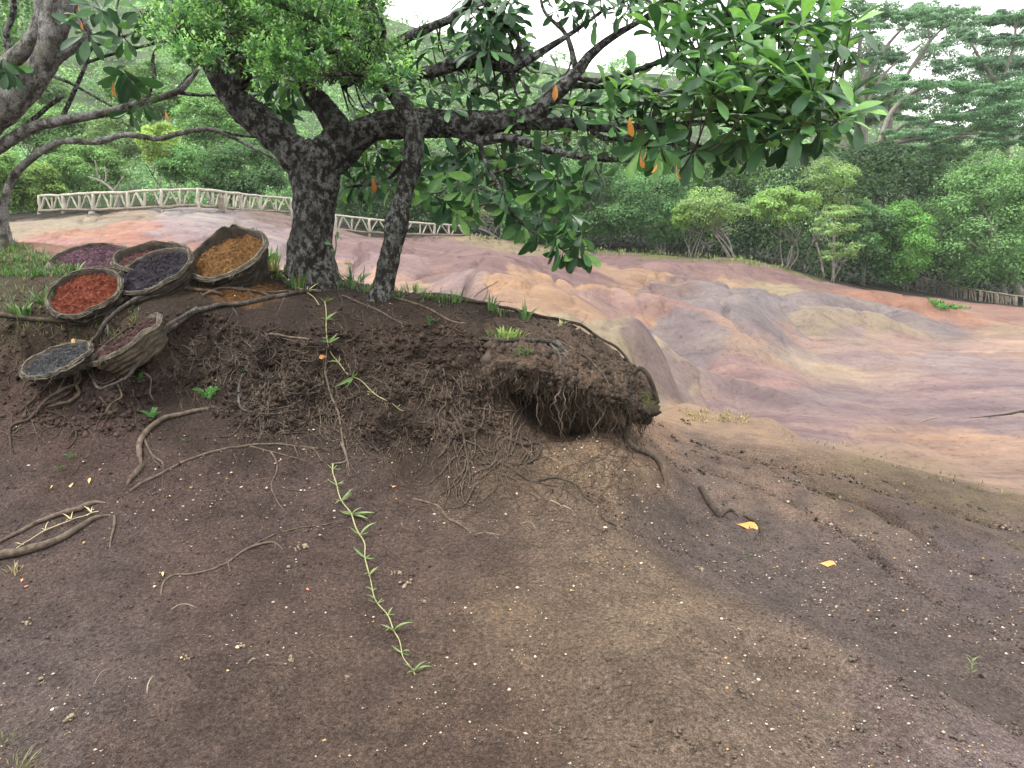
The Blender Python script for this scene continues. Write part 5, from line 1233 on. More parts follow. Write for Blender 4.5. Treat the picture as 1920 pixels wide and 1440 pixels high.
def free_root(label, strands, mat):
    """roots that hang clear of the bank: (pixel polyline, start and end radius in pixels, metres in front of the bank)"""
    mb = MB(); first = None
    for k, (pix, r0, r1, off) in enumerate(strands):
        q = crom(np.array(pix, float), 7); t = np.linspace(0, 1, len(q)); w_ = np.stack([t * 6 + k, t * 0 + len(label), t * 0], 1)
        q = q + np.stack([vnoise(w_, 1), vnoise(w_, 2)], 1) * 2.5
        yy = np.array([hit(x, y, False)[0][1] for x, y in q]); yy = smooth(np.minimum(yy, np.median(yy) + .25), 4) - off * np.sin(np.pi * np.clip(t * .9 + .08, 0, 1)) ** .5
        p = np.array([P(x, y, Y) for (x, y), Y in zip(q, yy)]); r = (r0 + (r1 - r0) * t) * np.minimum(1, (1 - t) / .2 + .3) * yy / F
        mb.tube(p, r, 7, True, None, .25, k + 3)
        if first is None: first = p[0]
    return mb.build("exposed_root", mat, None, first, loc=tuple(first), label=label, cat='root')
free_root("pale root draped along the flank of the sideways basket", [([(372, 575), (335, 598), (300, 622), (286, 655), (258, 684), (238, 708), (205, 722), (186, 726), (172, 706), (160, 690)], 4.5, 2.5, .16), ([(300, 622), (268, 640), (240, 668), (214, 684)], 3, 1.5, .18)], M_ROOTP)
free_root("grey roots crossing between the red and the slate-grey baskets", [([(330, 540), (270, 556), (225, 580), (198, 606), (184, 630), (165, 650), (150, 676)], 4.5, 3, .10), ([(225, 580), (190, 592), (150, 598), (100, 600)], 3, 2, .06), ([(198, 606), (205, 630), (190, 648)], 2, 1.2, .1)], M_ROOTP)
free_root("knot of roots dangling under the two lower baskets", [([(150, 690), (140, 716), (146, 736), (128, 752), (92, 762)], 4, 2.5, .05), ([(150, 690), (146, 716), (118, 728), (84, 752), (66, 778)], 3.5, 2, .05), ([(150, 690), (126, 700), (112, 728), (96, 742)], 2.5, 1.5, .05)], M_ROOT)
free_root("thin root curling down below the sideways basket's flank", [([(262, 690), (285, 712), (280, 735), (292, 752)], 2, 1.2, .03)], M_ROOT)
free_root("thin straight root hanging from the sideways basket's foot", [([(222, 720), (226, 742), (208, 760), (198, 778)], 2, 1.2, .03)], M_ROOT)
# fine roots matted over the bank
FR = random.Random(31); fr = MB()
def fine(poly, n, ln=(30, 90), ang=(60, 120), r=(.4, 1.0), wig=9, lift=1.2):
    xs = [p[0] for p in poly]; ys = [p[1] for p in poly]; c = 0
    while c < n:
        x = FR.uniform(min(xs), max(xs)); y = FR.uniform(min(ys), max(ys))
        if not inside(poly, x, y): continue
        a = rad(FR.uniform(*ang)); L_ = FR.uniform(*ln); k = 5; pts = [(x, y)]
        for i in range(k):
            a += FR.gauss(0, .7); pts.append((pts[-1][0] + math.cos(a) * L_ / k, pts[-1][1] + math.sin(a) * L_ / k))
        q, p, n_ = drape(pts, 7, wig * .5, FR.random() * 99)
        rr = FR.uniform(*r); t = np.linspace(1, .45, len(p)); rw = rr * t * p[:, 1] / F
        V, Q, T = tube_arrays(smooth(p + n_ * (rw * lift)[:, None], 1), rw, 4, False); fr.add(V, Q); c += 1
fine([(290, 640), (420, 600), (620, 640), (900, 700), (900, 830), (640, 850), (420, 780), (300, 720)], 620, (20, 85), (40, 140), (.4, 1.3), lift=1.8)
fine([(760, 700), (1000, 780), (1190, 800), (1190, 900), (1000, 930), (800, 870)], 260, (30, 110), (50, 130), (.4, 1.2), lift=1.6)
fine([(0, 600), (280, 620), (300, 780), (0, 830)], 130, (25, 80), (60, 160), (.5, 1.4))
fine([(560, 560), (900, 570), (1100, 640), (900, 660), (600, 640)], 130, (30, 90), (-20, 50), (.5, 1.2))
fine([(0, 830), (700, 860), (1100, 930), (1350, 1050), (900, 1000), (300, 1000), (0, 1000)], 60, (25, 80), (20, 160), (.5, 1.2))
fine([(790, 690), (980, 700), (990, 860), (930, 920), (840, 910)], 95, (30, 120), (55, 125), (.6, 1.9), 12, lift=2.4)
fine([(430, 660), (640, 660), (700, 800), (460, 800)], 60, (40, 110), (50, 130), (.7, 1.7), 12, lift=2.2)
fr.build("fine_roots", M_ROOTF, None, kind='stuff', label='mat of fine brown rootlets over the washed-out bank')
# curtain of rootlets on the overhanging lip
LN = np.cross(np.gradient(LG, axis=0), np.gradient(LG, axis=1)); LN /= np.linalg.norm(LN, axis=-1, keepdims=True) + 1e-9
if LN[60, 95].dot(np.array([0, -1, 0])) < 0: LN = -LN
LR = np.random.default_rng(77); cu = MB()
def tone_(): return np.array(((.020, .015, .011), (.045, .034, .025), (.085, .064, .046), (.15, .12, .088))[LR.choice(4, p=[.36, .36, .2, .08])])
dens = vnoise(LG / .11, 71) + .6 * vnoise(LG / .035, 72)
c_ = 0
while c_ < 3600:
    u = LR.integers(3, nu_ - 3); v = int(LR.integers(14, 84))
    if dens[v, u] < LR.uniform(-.5, .35): continue
    n = int(LR.integers(4, 12)); uu = u + np.cumsum(LR.normal(0, .9, n)); vv = np.minimum(v + np.cumsum(LR.uniform(.2, 2.2, n)), nv_ - 30)
    ui = np.clip(np.round(uu).astype(int), 1, nu_ - 2); vi = vv.astype(int)
    p = LG[vi, ui] + LN[vi, ui] * LR.uniform(.001, .020) + LR.normal(0, .005, (n, 3))
    if LR.random() < .4: p[:, 2] -= np.linspace(0, LR.uniform(.0, .04), n); p[:, 1] -= np.linspace(0, LR.uniform(0, .03), n)
    V, Q, T = tube_arrays(smooth(p, 1), LR.uniform(.0010, .0034) * np.linspace(1, .5, n), 3, False); cu.add(V, Q, None, tone_()); c_ += 1
# clods of soil held in the mat
ci = [(int(LR.integers(20, 84)), int(LR.integers(3, nu_ - 3))) for _ in range(2600)]; cp = np.array([LG[v, u] + LN[v, u] * .004 for v, u in ci]); cs_ = LR.lognormal(math.log(.010), .5, len(cp))
LTX = LR
for p0, s0 in zip(cp, cs_):
    W_ = np.array([[1, 0, 0], [-1, 0, 0], [0, 1, 0], [0, -1, 0], [0, 0, 1], [0, 0, -1]]) * s0 * (1 + LR.normal(0, .3, (6, 1)))
    cu.add(p0 + W_, None, [[0, 2, 4], [2, 1, 4], [1, 3, 4], [3, 0, 4], [2, 0, 5], [1, 2, 5], [3, 1, 5], [0, 3, 5]], np.array([.040, .031, .024]) * LR.uniform(.5, 1.6))
for k in range(900):
    u = int(LR.integers(2, nu_ - 2)); v = int(LR.integers(74, 96)); p0 = LG[v, u]; long_ = LR.random() < .14
    if dens[80, u] < LR.uniform(-.7, .2) and not long_: continue
    L_ = LR.uniform(.10, .30) if long_ else LR.uniform(.02, .09); n = 10 if long_ else 6
    t = np.linspace(0, 1, n); dz = -L_ * t; lat = np.cumsum(LR.normal(0, .015 if long_ else .009, (n, 2)), 0)
    p = p0 + np.stack([lat[:, 0], lat[:, 1] - .01 * t, dz], 1) - LN[v, u] * .01
    V, Q, T = tube_arrays(p, LR.uniform(.0012, .0042 if long_ else .003) * np.linspace(1, .45, n), 4, False); cu.add(V, Q, None, tone_())
M_MAT = leaf_material("rootlets", (1, 1, 1), None, 0.0, .95, attr=True, spec=.1)
cu.build("hanging_rootlets", M_MAT, lip, col=True, kind='stuff')
for lab, pts, r in [("thick root hanging free under the overhang's tip", [(1186, 770, 5.12), (1178, 800, 5.10), (1174, 830, 5.05), (1182, 850, 4.95)], .024),
                    ("bent root rising like a handle at the tip of the overhang", [(1186, 722, 5.26), (1188, 702, 5.24), (1200, 690, 5.22), (1214, 702, 5.2), (1226, 728, 5.2), (1234, 756, 5.2)], .018),
                    ("twisted loop of root against the light under the overhang's tip", [(1130, 778, 5.15), (1142, 800, 5.1), (1135, 818, 5.08), (1158, 826, 5.05), (1164, 806, 5.08), (1150, 786, 5.12)], .010)]:
    q = crom(np.array([P(*p) for p in pts]), .02); mb = MB(); mb.tube(q, r * np.linspace(1, .8, len(q)), 8, True, None, .2, 4)
    mb.build("hanging_root", M_ROOTD, None, q[0], loc=tuple(q[0]), label=lab, cat='root')

# ------------------------------------------------------------------ litter, crumbs and pebbles on the slope
LT = np.random.default_rng(15)
OCT_T = np.array([[0, 2, 4], [2, 1, 4], [1, 3, 4], [3, 0, 4], [2, 0, 5], [1, 2, 5], [3, 1, 5], [0, 3, 5]])
def lumps(pts, size, flat, cols, jit=.3):
    n = len(pts); s = size[:, None, None]
    V = np.array([[1, 0, 0], [-1, 0, 0], [0, 1, 0], [0, -1, 0], [0, 0, 1], [0, 0, -1]], float)[None] * np.array([1, LT.uniform(.6, .9), 1])
    V = np.repeat(V, n, 0) * (1 + LT.normal(0, jit, (n, 6, 1))); a = LT.uniform(0, 6.28, n); c, sn = np.cos(a), np.sin(a)
    X = V[..., 0] * c[:, None] - V[..., 1] * sn[:, None]; Y = V[..., 0] * sn[:, None] + V[..., 1] * c[:, None]
    V = np.stack([X, Y, V[..., 2] * flat[:, None]], -1) * s + pts[:, None]
    T = (np.arange(n)[:, None, None] * 6 + OCT_T[None]).reshape(-1, 3)
    return V.reshape(-1, 3), T, np.repeat(cols, 6, 0)
vis = np.where((GR > 1.9) & (GR < 7.5) & (np.abs(GTH) < .66) & (GFACE < .3))[0]
def pick(n, mask=None, jit=.02):
    q = vis if mask is None else vis[mask[vis]]
    i = q[LT.integers(0, len(q), n)]; p = GV[i].copy(); p[:, :2] += LT.normal(0, jit, (n, 2)) * GR[i][:, None] * .2
    return i, p
i, p = pick(34000); s = np.clip(LT.lognormal(math.log(.0032), .5, len(i)), .0012, .010) * (GR[i] / 3.2) ** .6
cm = GC[i] * LT.uniform(.6, 1.45, (len(i), 1))
mb = MB(); V, T, c = lumps(p + np.array([0, 0, .001]), s, LT.uniform(.5, .9, len(i)), cm); mb.add(V, None, T, c)
M_CRUMB = leaf_material("crumbs", (1, 1, 1), None, 0.0, .95, attr=True, spec=.1)
mb.build("soil_crumbs", M_CRUMB, None, smooth=False, col=True, kind='stuff', label='loose dark crumbs of soil over the slope')
fv = np.where((GFACE > .35) & (np.abs(GTH) < .62))[0]; i = fv[LT.integers(0, len(fv), 6500)]; p = GV[i] + LT.normal(0, .008, (len(i), 3)) - np.stack([np.sin(GTH[i]), np.cos(GTH[i]), 0 * GTH[i]], 1) * .004
mb = MB(); V, T, c = lumps(p, np.clip(LT.lognormal(math.log(.0085), .6, len(i)), .003, .028), LT.uniform(.6, 1.0, len(i)), GC[i] * LT.uniform(.5, 1.5, (len(i), 1))); mb.add(V, None, T, c)
mb.build("bank_clods", M_CRUMB, None, smooth=False, col=True, kind='stuff', label='crumbling clods on the washed-out bank')
clump = fbm(GV / .5, 3, 55) > -.05
i, p = pick(2600, clump); s = np.clip(LT.lognormal(math.log(.0042), .45, len(i)), .002, .011) * (GR[i] / 3.4) ** .5
cm = np.array([.42, .37, .29])[None] * LT.uniform(.5, 1.25, (len(i), 1)) * np.where(LT.random((len(i), 1)) < .2, np.array([[.9, .62, .35]]), np.array([[1, 1, 1]]))
mb = MB(); V, T, c = lumps(p + np.array([0, 0, .003]), s, LT.uniform(.35, .7, len(i)), cm); mb.add(V, None, T, c)
i, p = pick(500, GTH > .1); s = LT.uniform(.006, .016, len(i)); cm = GC[i] * LT.uniform(.5, 1.5, (len(i), 1))
V, T, c = lumps(p + np.array([0, 0, .003]), s, LT.uniform(.5, .8, len(i)), cm); mb.add(V, None, T, c)
for f in FEAT:                                          # grit and crumbs washed together along the rills
    if f[1] >= 0 or f[2] > .13 or f[2] < .03: continue
    pl = crom(f[0], .05); n_ = int(len(pl) * 7); k_ = LT.integers(0, len(pl), n_)
    if f[0][:, 0].min() < .2: continue
    q_ = pl[k_] + LT.normal(0, f[2] * .55, (n_, 2)); q_ = np.column_stack([q_, [drop(x, y) for x, y in q_]])
    s_ = LT.lognormal(math.log(.0062), .5, n_) * (np.hypot(q_[:, 0], q_[:, 1]) / 4.5)
    c_ = np.where(LT.random((n_, 1)) < .3, np.array([[.20, .17, .13]]), np.array([[.036, .029, .026]])) * LT.uniform(.5, 1.5, (n_, 1))
    V, T, c = lumps(q_ + np.array([0, 0, .003]), s_, LT.uniform(.5, .9, n_), c_); mb.add(V, None, T, c)
mb.build("pale_pebbles", M_CRUMB, None, smooth=False, col=True, kind='stuff', label='scattered pale seeds and pebbles on the dark slope')

def lay(me_name, px, py, size, spin, mat_me, label, cat, name, lift=.008, tilt=.25, group=None):
    p, n = hit(px, py); nv = Vector(n).normalized(); nv = (nv + Vector((0, -.9 if size > .5 else -.3, 0)) * (cat == 'leaf')).normalized(); nv = (nv + Vector((LT.normal(0, tilt), LT.normal(0, tilt), 0))).normalized()
    t = Vector((math.cos(spin), math.sin(spin), 0)); t = (t - nv * t.dot(nv)).normalized(); x = t.cross(nv)
    M = Matrix(((x.x, t.x, nv.x, 0), (x.y, t.y, nv.y, 0), (x.z, t.z, nv.z, 0), (0, 0, 0, 1))) @ Matrix.Scale(size, 4); M.translation = Vector(p) + nv * lift
    o = link(name, mat_me, None, (0, 0, 0), None, label, cat, group); o.matrix_world = M; return o
M_FALL = {'orange': leaf_material("fallen_orange", (.58, .27, .07), (.66, .34, .11), .1, .6), 'tan': leaf_material("fallen_tan", (.42, .28, .14), (.55, .40, .22), .1, .7), 'red': leaf_material("fallen_red", (.42, .13, .06), (.48, .20, .10), .1, .6)}
FL = {k: [leaf_mesh("fallen_leaf", m, .2, .085, -.12, .3, .02, 2)[0], leaf_mesh("fallen_leaf", m, .2, .11, .2, -.3, .03, 5)[0]] for k, m in M_FALL.items()}
for px, py, s, a, t, lab in [(1378, 984, .66, -1.75, 'orange', "orange fallen leaf at the broken root stub"), (1532, 1057, .52, -1.70, 'orange', "orange fallen leaf lying alone on the grey gully floor"),
                             (193, 880, .16, 1.8, 'red', "small russet leaf above the thick looping root"), (582, 1109, .15, .9, 'red', "small russet leaf by the vine's lower half"), (306, 1083, .17, .4, 'orange', "small orange leaf at the claw-like root end"),
                             (295, 1100, .13, 1.5, 'tan', "tiny tan leaf tucked beside the claw-like root"), (40, 1094, .15, .3, 'orange', "small orange leaf near the picture's left edge"), (56, 1098, .13, 2.4, 'red', "small reddish leaf touching the orange one by the left edge"),
                             (743, 913, .14, 2.0, 'red', "small red-brown leaf right of the vine top"), (168, 909, .22, .1, 'orange', "narrow tan-orange leaf sliver above the hooked root"), (140, 905, .2, 2.8, 'tan', "crumpled tan leaf beside the narrow sliver"),
                             (97, 918, .2, .2, 'tan', "curled tan leaf above the slender hooked root"), (431, 1260 , .12, 1, 'tan', "tiny tan leaf on the open lower slope"), (345, 1235, .18, 1.2, 'tan', "dry torn leaf on the lower slope"),
                             (455, 1212, .22, 1.9, 'tan', "dry cream leaf scrap standing on edge"), (612, 668, .30, 2.6, 'orange', "yellowing leaf caught on the upper vine"), (138, 652, .26, .2, 'orange', "orange leaf scrap in the slate-grey basket")]:
    lay("", px, py, s * hit(px, py)[0][1] / 4.2 * 1.0, a + 1.57, FL[t][int(px) % 2], lab, 'leaf', 'fallen_leaf', .02 if s > .5 else .008)
def clod_mesh(seed, col1):
    r_ = np.random.default_rng(seed); mb = MB()
    for k in range(r_.integers(6, 11)):
        c = r_.normal(0, 1, 3) * np.array([.020, .015, .006]) + np.array([0, 0, .008]); s = r_.lognormal(math.log(.0085), .45)
        th = np.arange(6) / 6 * 2 * np.pi; V = [[0, 0, 1.0]] + [[.85 * math.cos(t), .85 * math.sin(t), .45] for t in th] + [[.9 * math.cos(t + .5), .9 * math.sin(t + .5), -.45] for t in th] + [[0, 0, -1.0]]
        V = np.array(V) * (1 + r_.normal(0, .36, (14, 1))) * s * np.array([1.2, .9, .8]) + c
        T = [[0, 1 + j, 1 + (j + 1) % 6] for j in range(6)] + [[13, 7 + (j + 1) % 6, 7 + j] for j in range(6)]
        Q = [[1 + j, 7 + j, 7 + (j + 1) % 6, 1 + (j + 1) % 6] for j in range(6)]
        mb.add(V, Q, T)
    return mb.mesh("soil_clod", col1, False)
M_CLOD = plain_material("clod", (.040, .031, .025), (.14, .115, .09), 90, .95, .004); M_CLODP = plain_material("clod_pale", (.13, .10, .066), (.29, .235, .165), 90, .95, .004); M_CLODD = plain_material("clod_dark", (.030, .024, .021), (.09, .075, .066), 90, .95, .004)
CM = [clod_mesh(k, M_CLOD) for k in range(5)]; CMP = [clod_mesh(k + 20, M_CLODP) for k in range(3)]; CMD = [clod_mesh(k + 40, M_CLODD) for k in range(3)]
for px, py, s in [(1600, 1236, .9), (1612, 1365, 1.3), (1690, 1276, 1.0), (1732, 1332, .9), (1605, 1350, .8), (1385, 1300, .9), (1510, 1404, 1.1), (1515, 1385, .9), (1275, 1376, .9), (1660, 1402, 1.0), (1565, 1392, .8), (1655, 1412, .7), (1790, 1388, .8), (1828, 1378, .8), (1893, 1372, .8), (1455, 1270, .7), (1508, 1212, .7), (1775, 1330, .7), (1700, 1290, .6), (1518, 1178, .7), (1240, 1405, .8), (1300, 1398, .7), (1340, 1345, .6), (1046, 1368, .8), (1236, 1312, .6), (1820, 1420, .7), (1890, 1432, .8), (1425, 1200, .6), (1800, 1272, .7), (1335, 1120, .6)]:
    lay("", px, py, s * hit(px, py)[0][1] / 3.3, LT.uniform(0, 6), CM[LT.integers(5)], "crumbly brown worm-cast clod on the bare slope", 'clod', 'soil_clod', 0, .1, 'worm-cast clods on the near slope')
for px, py, s in [(560, 1029, 1.0), (453, 1209, .7), (765, 1096, 1.0), (740, 1075, .8), (470, 1240, .6), (545, 1235, .7), (128, 1350, .9), (130, 1375, .6), (80, 1280, .8), (50, 1170, .9), (350, 1232, .7), (790, 1128, .6), (540, 1070, .6), (1050, 1370, .7), (1310, 1065, .8), (1120, 1060, .5), (650, 1270, .5)]:
    lay("", px, py, s * hit(px, py)[0][1] / 3.8, LT.uniform(0, 6), CMP[LT.integers(3)], "small pale clump of dry crumbs on the dark slope", 'clod', 'soil_clod', 0, .1, 'pale crumb clumps on the near slope')
for px, py, s in [(1265, 825, .9), (1300, 848, .7), (1310, 838, .7), (1285, 852, .6), (1340, 862, .8), (1435, 870, .6), (1488, 888, .7), (1754, 992, 1.0), (1843, 958, .8), (1660, 905, .6), (1560, 928, .5), (1700, 945, .6), (1820, 950, .6), (1280, 790, .8), (1292, 797, .6), (1240, 800, .6), (1400, 880, .6), (1375, 935, .6), (1640, 1000, .6)]:
    lay("", px, py, s * hit(px, py)[0][1] / 4.4, LT.uniform(0, 6), CMD[LT.integers(3)], "dark lump of earth in the grey gully beyond the overhang", 'clod', 'soil_clod', 0, .1, 'dark lumps in the gully')
M_TWP = plain_material("dry_twig", (.11, .085, .06), (.28, .23, .165), 40, .9, .002)
def twig(label, pix, r0, r1, mat=None, cat='twig', name='twig', ext=()):
    mb = MB(); p = root_into(mb, pix, r0, r1, 1.0, len(label), 1.1, 6, offs=False)
    for e in ext: root_into(mb, e[0], e[1], e[2], 1.0, 3, 1.1, 5)
    return mb.build(name, mat or M_TWP, None, p[0], loc=tuple(p[0]), label=label, cat=cat)
twig("pale twig lying loose on the lilac plain", [(1724, 793), (1745, 785), (1770, 783)], 1.8, 1.2)
twig("short pale twig beyond the first on the lilac plain", [(1694, 779), (1705, 776), (1718, 778)], 1.3, .9)
twig("dark forked dead branch on the plain at the picture's right edge", [(1818, 784), (1850, 782), (1885, 779), (1905, 775), (1930, 768)], 1.0, 3.2, M_ROOTD, ext=[([(1895, 778), (1912, 772), (1930, 776)], 2.4, 1.4)])
twig("chip of wood where the plain meets the dark slope", [(1668, 804), (1675, 807), (1684, 811)], 2, 1.5)
twig("white sliver of stick standing in the grey gully", [(1499, 901), (1506, 912), (1515, 923)], 1.6, 1.2)
twig("shorter white stick left of the sliver", [(1466, 899), (1470, 906), (1472, 909)], 2.2, 1.6)
twig("curved grey twig low on the dark slope", [(276, 1300), (278, 1282), (288, 1267)], 2.5, 2)
twig("thin curled rootlet stranded on the dark slope", [(175, 1288), (185, 1265), (200, 1254), (210, 1253)], 1.2, 1)
twig("bristly brown rootlet arching below the claw-like root", [(322, 1144), (335, 1134), (352, 1133), (370, 1141)], 1.6, 1.4)
twig("straw-coloured split stick among pebbles right of the vine", [(890, 1003), (905, 1000), (940, 1003)], 1.3, 1.2)
twig("pale hook of root beside the straw stick", [(975, 983), (990, 977), (1002, 983), (1003, 990)], 1.6, 1)
twig("bleached stick on the slope under the root web", [(1032, 939), (1042, 943), (1054, 949)], 2.6, 2)
twig("bleached short stick by the root web's foot", [(1055, 1098 - 150), (1064, 952), (1075, 958)], 2.2, 1.6)

# ------------------------------------------------------------------ creeping grass runners
M_STRAW = plain_material("straw", (.26, .22, .12), (.46, .40, .23), 40, .7, .001); M_STEM = plain_material("green_stem", (.14, .15, .065), (.31, .29, .15), 40, .6, .001)
M_BLADE = leaf_material("runner_blade", (.085, .17, .050), (.19, .24, .085), .3, .5); M_FERN = leaf_material("seedling_leaf", (.05, .16, .045), (.10, .24, .07), .3, .5)
def blade_mesh(name, mat, L=.1, Wd=.012, bend=.3):
    st = np.linspace(0, 1, 6); hw = np.array([.4, .9, 1, .85, .55, .05]); V = []
    for s, h in zip(st, hw): V += [(-Wd * .5 * h, L * s, bend * L * s * (1 - s) + Wd * .3 * h), (0, L * s, bend * L * s * (1 - s)), (Wd * .5 * h, L * s, bend * L * s * (1 - s) + Wd * .3 * h)]
    Q = []
    for k in range(5): a = 3 * k; Q += [(a, a + 1, a + 4, a + 3), (a + 1, a + 2, a + 5, a + 4)]
    return np_mesh(name, np.array(V), np.array(Q), mat)
BLD = [blade_mesh("blade", M_BLADE, .1, .015, b) for b in (.1, .5, -.3)]; BLS = [blade_mesh("blade", M_STRAW, .1, .010, b) for b in (.1, .5)]
def runner(label, pix, r0, r1, nodes, mat, blades, lift=2.5):
    q, p, n = drape(pix, 6, 4.0, len(label)); r = np.linspace(r0, r1, len(p)) * .42 * (1 + .25 * vnoise(np.stack([np.arange(len(p)) * .3, np.arange(len(p)) * 0., np.arange(len(p)) * 0.], 1), 3)) * p[:, 1] / F; p = smooth(p + n * (r * lift)[:, None], 4)
    o = thing("creeping_runner", p[0], label, 'plant'); mb = MB(); mb.tube(p, r, 6); mb.build("stem", mat, o, p[0])
    for t, k, s in nodes:
        i = min(int(t * (len(p) - 1)), len(p) - 1); mb = MB(); kk = r[i] * 1.7
        d = Vector(p[min(i + 2, len(p) - 1)] - p[max(i - 2, 0)]).normalized(); nn = Vector(n[i])
        mb.tube(np.array([p[i] - np.array(d) * kk, p[i], p[i] + np.array(d) * kk]), [kk * .6, kk, kk * .6], 6); mb.build("node", mat, o, p[0])
        for j in range(k):
            side = d.cross(nn) * (1 if j % 2 else -1); dr = (d * FR.uniform(-.7, .9) + side * FR.uniform(.5, 1) + nn * FR.uniform(.15, .7)).normalized()
            z = (nn - dr * nn.dot(dr)).normalized(); x = dr.cross(z); L_ = s * FR.uniform(.35, 1.15)
            M = Matrix(((x.x, dr.x, z.x, 0), (x.y, dr.y, z.y, 0), (x.z, dr.z, z.z, 0), (0, 0, 0, 1))) @ Matrix.Scale(L_ / .1, 4); M.translation = Vector(p[i] - p[0])
            b_ = bpy.data.objects.new("blade", blades[FR.randrange(len(blades))]); COL.objects.link(b_); b_.parent = o; b_.matrix_local = M
    return o
runner("long straw-green grass runner trailing down the middle of the slope", [(622, 870), (632, 915), (650, 955), (668, 990), (682, 1022), (688, 1062), (700, 1105), (706, 1128), (725, 1155), (742, 1188), (754, 1225), (768, 1250), (778, 1264)], 3.4, 2.6,
       [(.03, 4, .06), (.11, 5, .08), (.17, 5, .10), (.26, 6, .12), (.36, 4, .10), (.47, 5, .08), (.53, 3, .06), (.60, 3, .05), (.66, 4, .08), (.73, 3, .05), (.80, 4, .08), (.90, 3, .08), (.99, 4, .08)], M_STEM, BLD)
runner("upper grass runner hanging over the brow left of centre", [(606, 570), (611, 600), (612, 632), (622, 665), (640, 690), (672, 715), (700, 735), (735, 756), (760, 772)], 2.6, 2.0,
       [(.02, 5, .10), (.15, 5, .11), (.27, 6, .12), (.42, 3, .08), (.58, 4, .13), (.75, 2, .05), (.95, 3, .05)], M_STEM, BLD)
runner("dry yellow grass stalk resting on the thick looping root", [(-20, 1056), (30, 1032), (70, 1008), (110, 986), (150, 972), (186, 962)], 2.6, 1.8,
       [(.3, 4, .05), (.55, 4, .05), (.78, 6, .06), (.97, 5, .07)], M_STRAW, BLS, 5.0)
runner("dry grass stems bundled down the mound right of the thick trunk", [(520, 512), (552, 535), (580, 552), (602, 572)], 2.0, 1.8, [(.1, 6, .14), (.4, 6, .14), (.7, 6, .12)], M_STRAW, BLS + BLD[:1], 3.0)

# ------------------------------------------------------------------ grass and small plants
GRR = np.random.default_rng(44)
def tuft_into(mb, c, nb, h, spread, cols, lean=(0, 0), w=.006):
    for k in range(nb):
        a = GRR.uniform(0, 6.28); d = np.array([math.cos(a), math.sin(a), 0]); L_ = h * GRR.uniform(.5, 1.15); out = GRR.uniform(.15, 1.0)
        b0 = c + d * GRR.uniform(0, spread) * np.array([1, .7, 0]); t = np.linspace(0, 1, 5)[:, None]
        p = b0 + np.array([0, 0, 1.0]) * L_ * (t - .45 * out * t ** 2) + (d * out + np.array([lean[0], lean[1], 0])) * L_ * .8 * t ** 1.6
        s = np.cross(d, [0, 0, 1.0]) + GRR.normal(0, .3, 3); s /= np.linalg.norm(s); ww = w * GRR.uniform(.6, 1.3) * np.array([.7, 1, .9, .6, .05])[:, None]
        V = np.stack([p - s * ww, p + s * ww], 1).reshape(-1, 3); i = np.arange(4)[:, None] * 2
        mb.add(V, i + np.array([[0, 1, 3, 2]]), None, np.array(cols[GRR.integers(len(cols))]) * GRR.uniform(.75, 1.25))
GC1 = [(.060, .130, .036), (.095, .175, .048), (.042, .098, .030)]; GC2 = GC1 + [(.22, .19, .10), (.17, .16, .07)]
def tuft(label, px, py, nb, hpx, spx, cols=GC1, lean=(0, 0), wpx=1.6, name="grass_tuft", cat='grass tuft'):
    c, n = hit(px, py); k = c[1] / F; mb = MB(); tuft_into(mb, c - np.array([0, 0, .01]), nb, hpx * k, spx * k, cols, lean, wpx * k)
    o = thing(name, c, label, cat); mb.build("blades", M_GRASS, o, c, smooth=False, col=True); return o
tuft("bright tuft of short grass above the lichened brow root", 945, 632, 80, 26, 42, [(.16, .25, .06), (.22, .30, .09), (.12, .22, .05)])
tuft("small grass wisp below the brow root", 985, 664, 26, 22, 14)
tuft("long-bladed grass on the skyline right of the slender trunk", 850, 566, 24, 36, 26)
tuft("leafy grass sprig further along the skyline", 915, 580, 22, 34, 26)
tuft("few broad blades leaning out near the mound's edge", 985, 600, 12, 44, 8, wpx=2.4)
tuft("grass spray between the two near trunks", 660, 528, 34, 34, 34)
tuft("grass clump at the slender trunk's foot", 690, 548, 26, 28, 24)
tuft("low grass fringe just right of the slender trunk", 780, 548, 30, 26, 34)
tuft("mixed green and straw grass against the thick trunk's foot", 512, 512, 60, 40, 38, GC2)
tuft("leafy weeds behind the torn basket's foot", 500, 492, 60, 36, 26, [(.05, .13, .04), (.09, .20, .05)], wpx=3)
tuft("straw grass in front of the thick trunk", 560, 540, 60, 40, 30, GC2)
tuft("grass blades between the violet and red baskets", 146, 512, 16, 30, 6)
tuft("grass blades between the red and blue-black baskets", 222, 510, 16, 34, 6)
tuft("weeds growing left of the red basket", 85, 570, 40, 36, 26, GC1, wpx=2.4)
tuft("sprig of weed on the bank below the grass", 40, 592, 26, 34, 18, GC1, wpx=2.6)
tuft("grass in the gap beside the torn basket", 345, 518, 30, 30, 12)
tuft("tiny weed on the lip beyond the trunks", 810, 606, 14, 22, 8, [(.05, .12, .05)])
tuft("single green shoot hanging on the overhang's face", 958, 735, 14, 22, 8, GC1, (0, -.4), 2.2)
tuft("pale dry grass star on the mound's skyline", 1050, 612, 14, 20, 4, [(.45, .40, .24)], wpx=1)
tuft("faint dry grass at the picture's lower left corner", 4, 1396, 46, 34, 44, [(.20, .18, .10), (.15, .14, .07), (.09, .12, .05)], wpx=1.2)
tuft("straw stems trailing in the lower left corner", 40, 1436, 30, 46, 46, [(.24, .21, .12), (.20, .19, .09), (.12, .16, .06)], (.5, 0), 1.1)
tuft("dry wisp of roots and straw below the thick looping root", 25, 1072, 40, 26, 26, [(.22, .17, .11), (.32, .27, .17)], wpx=1)
gs = MB()
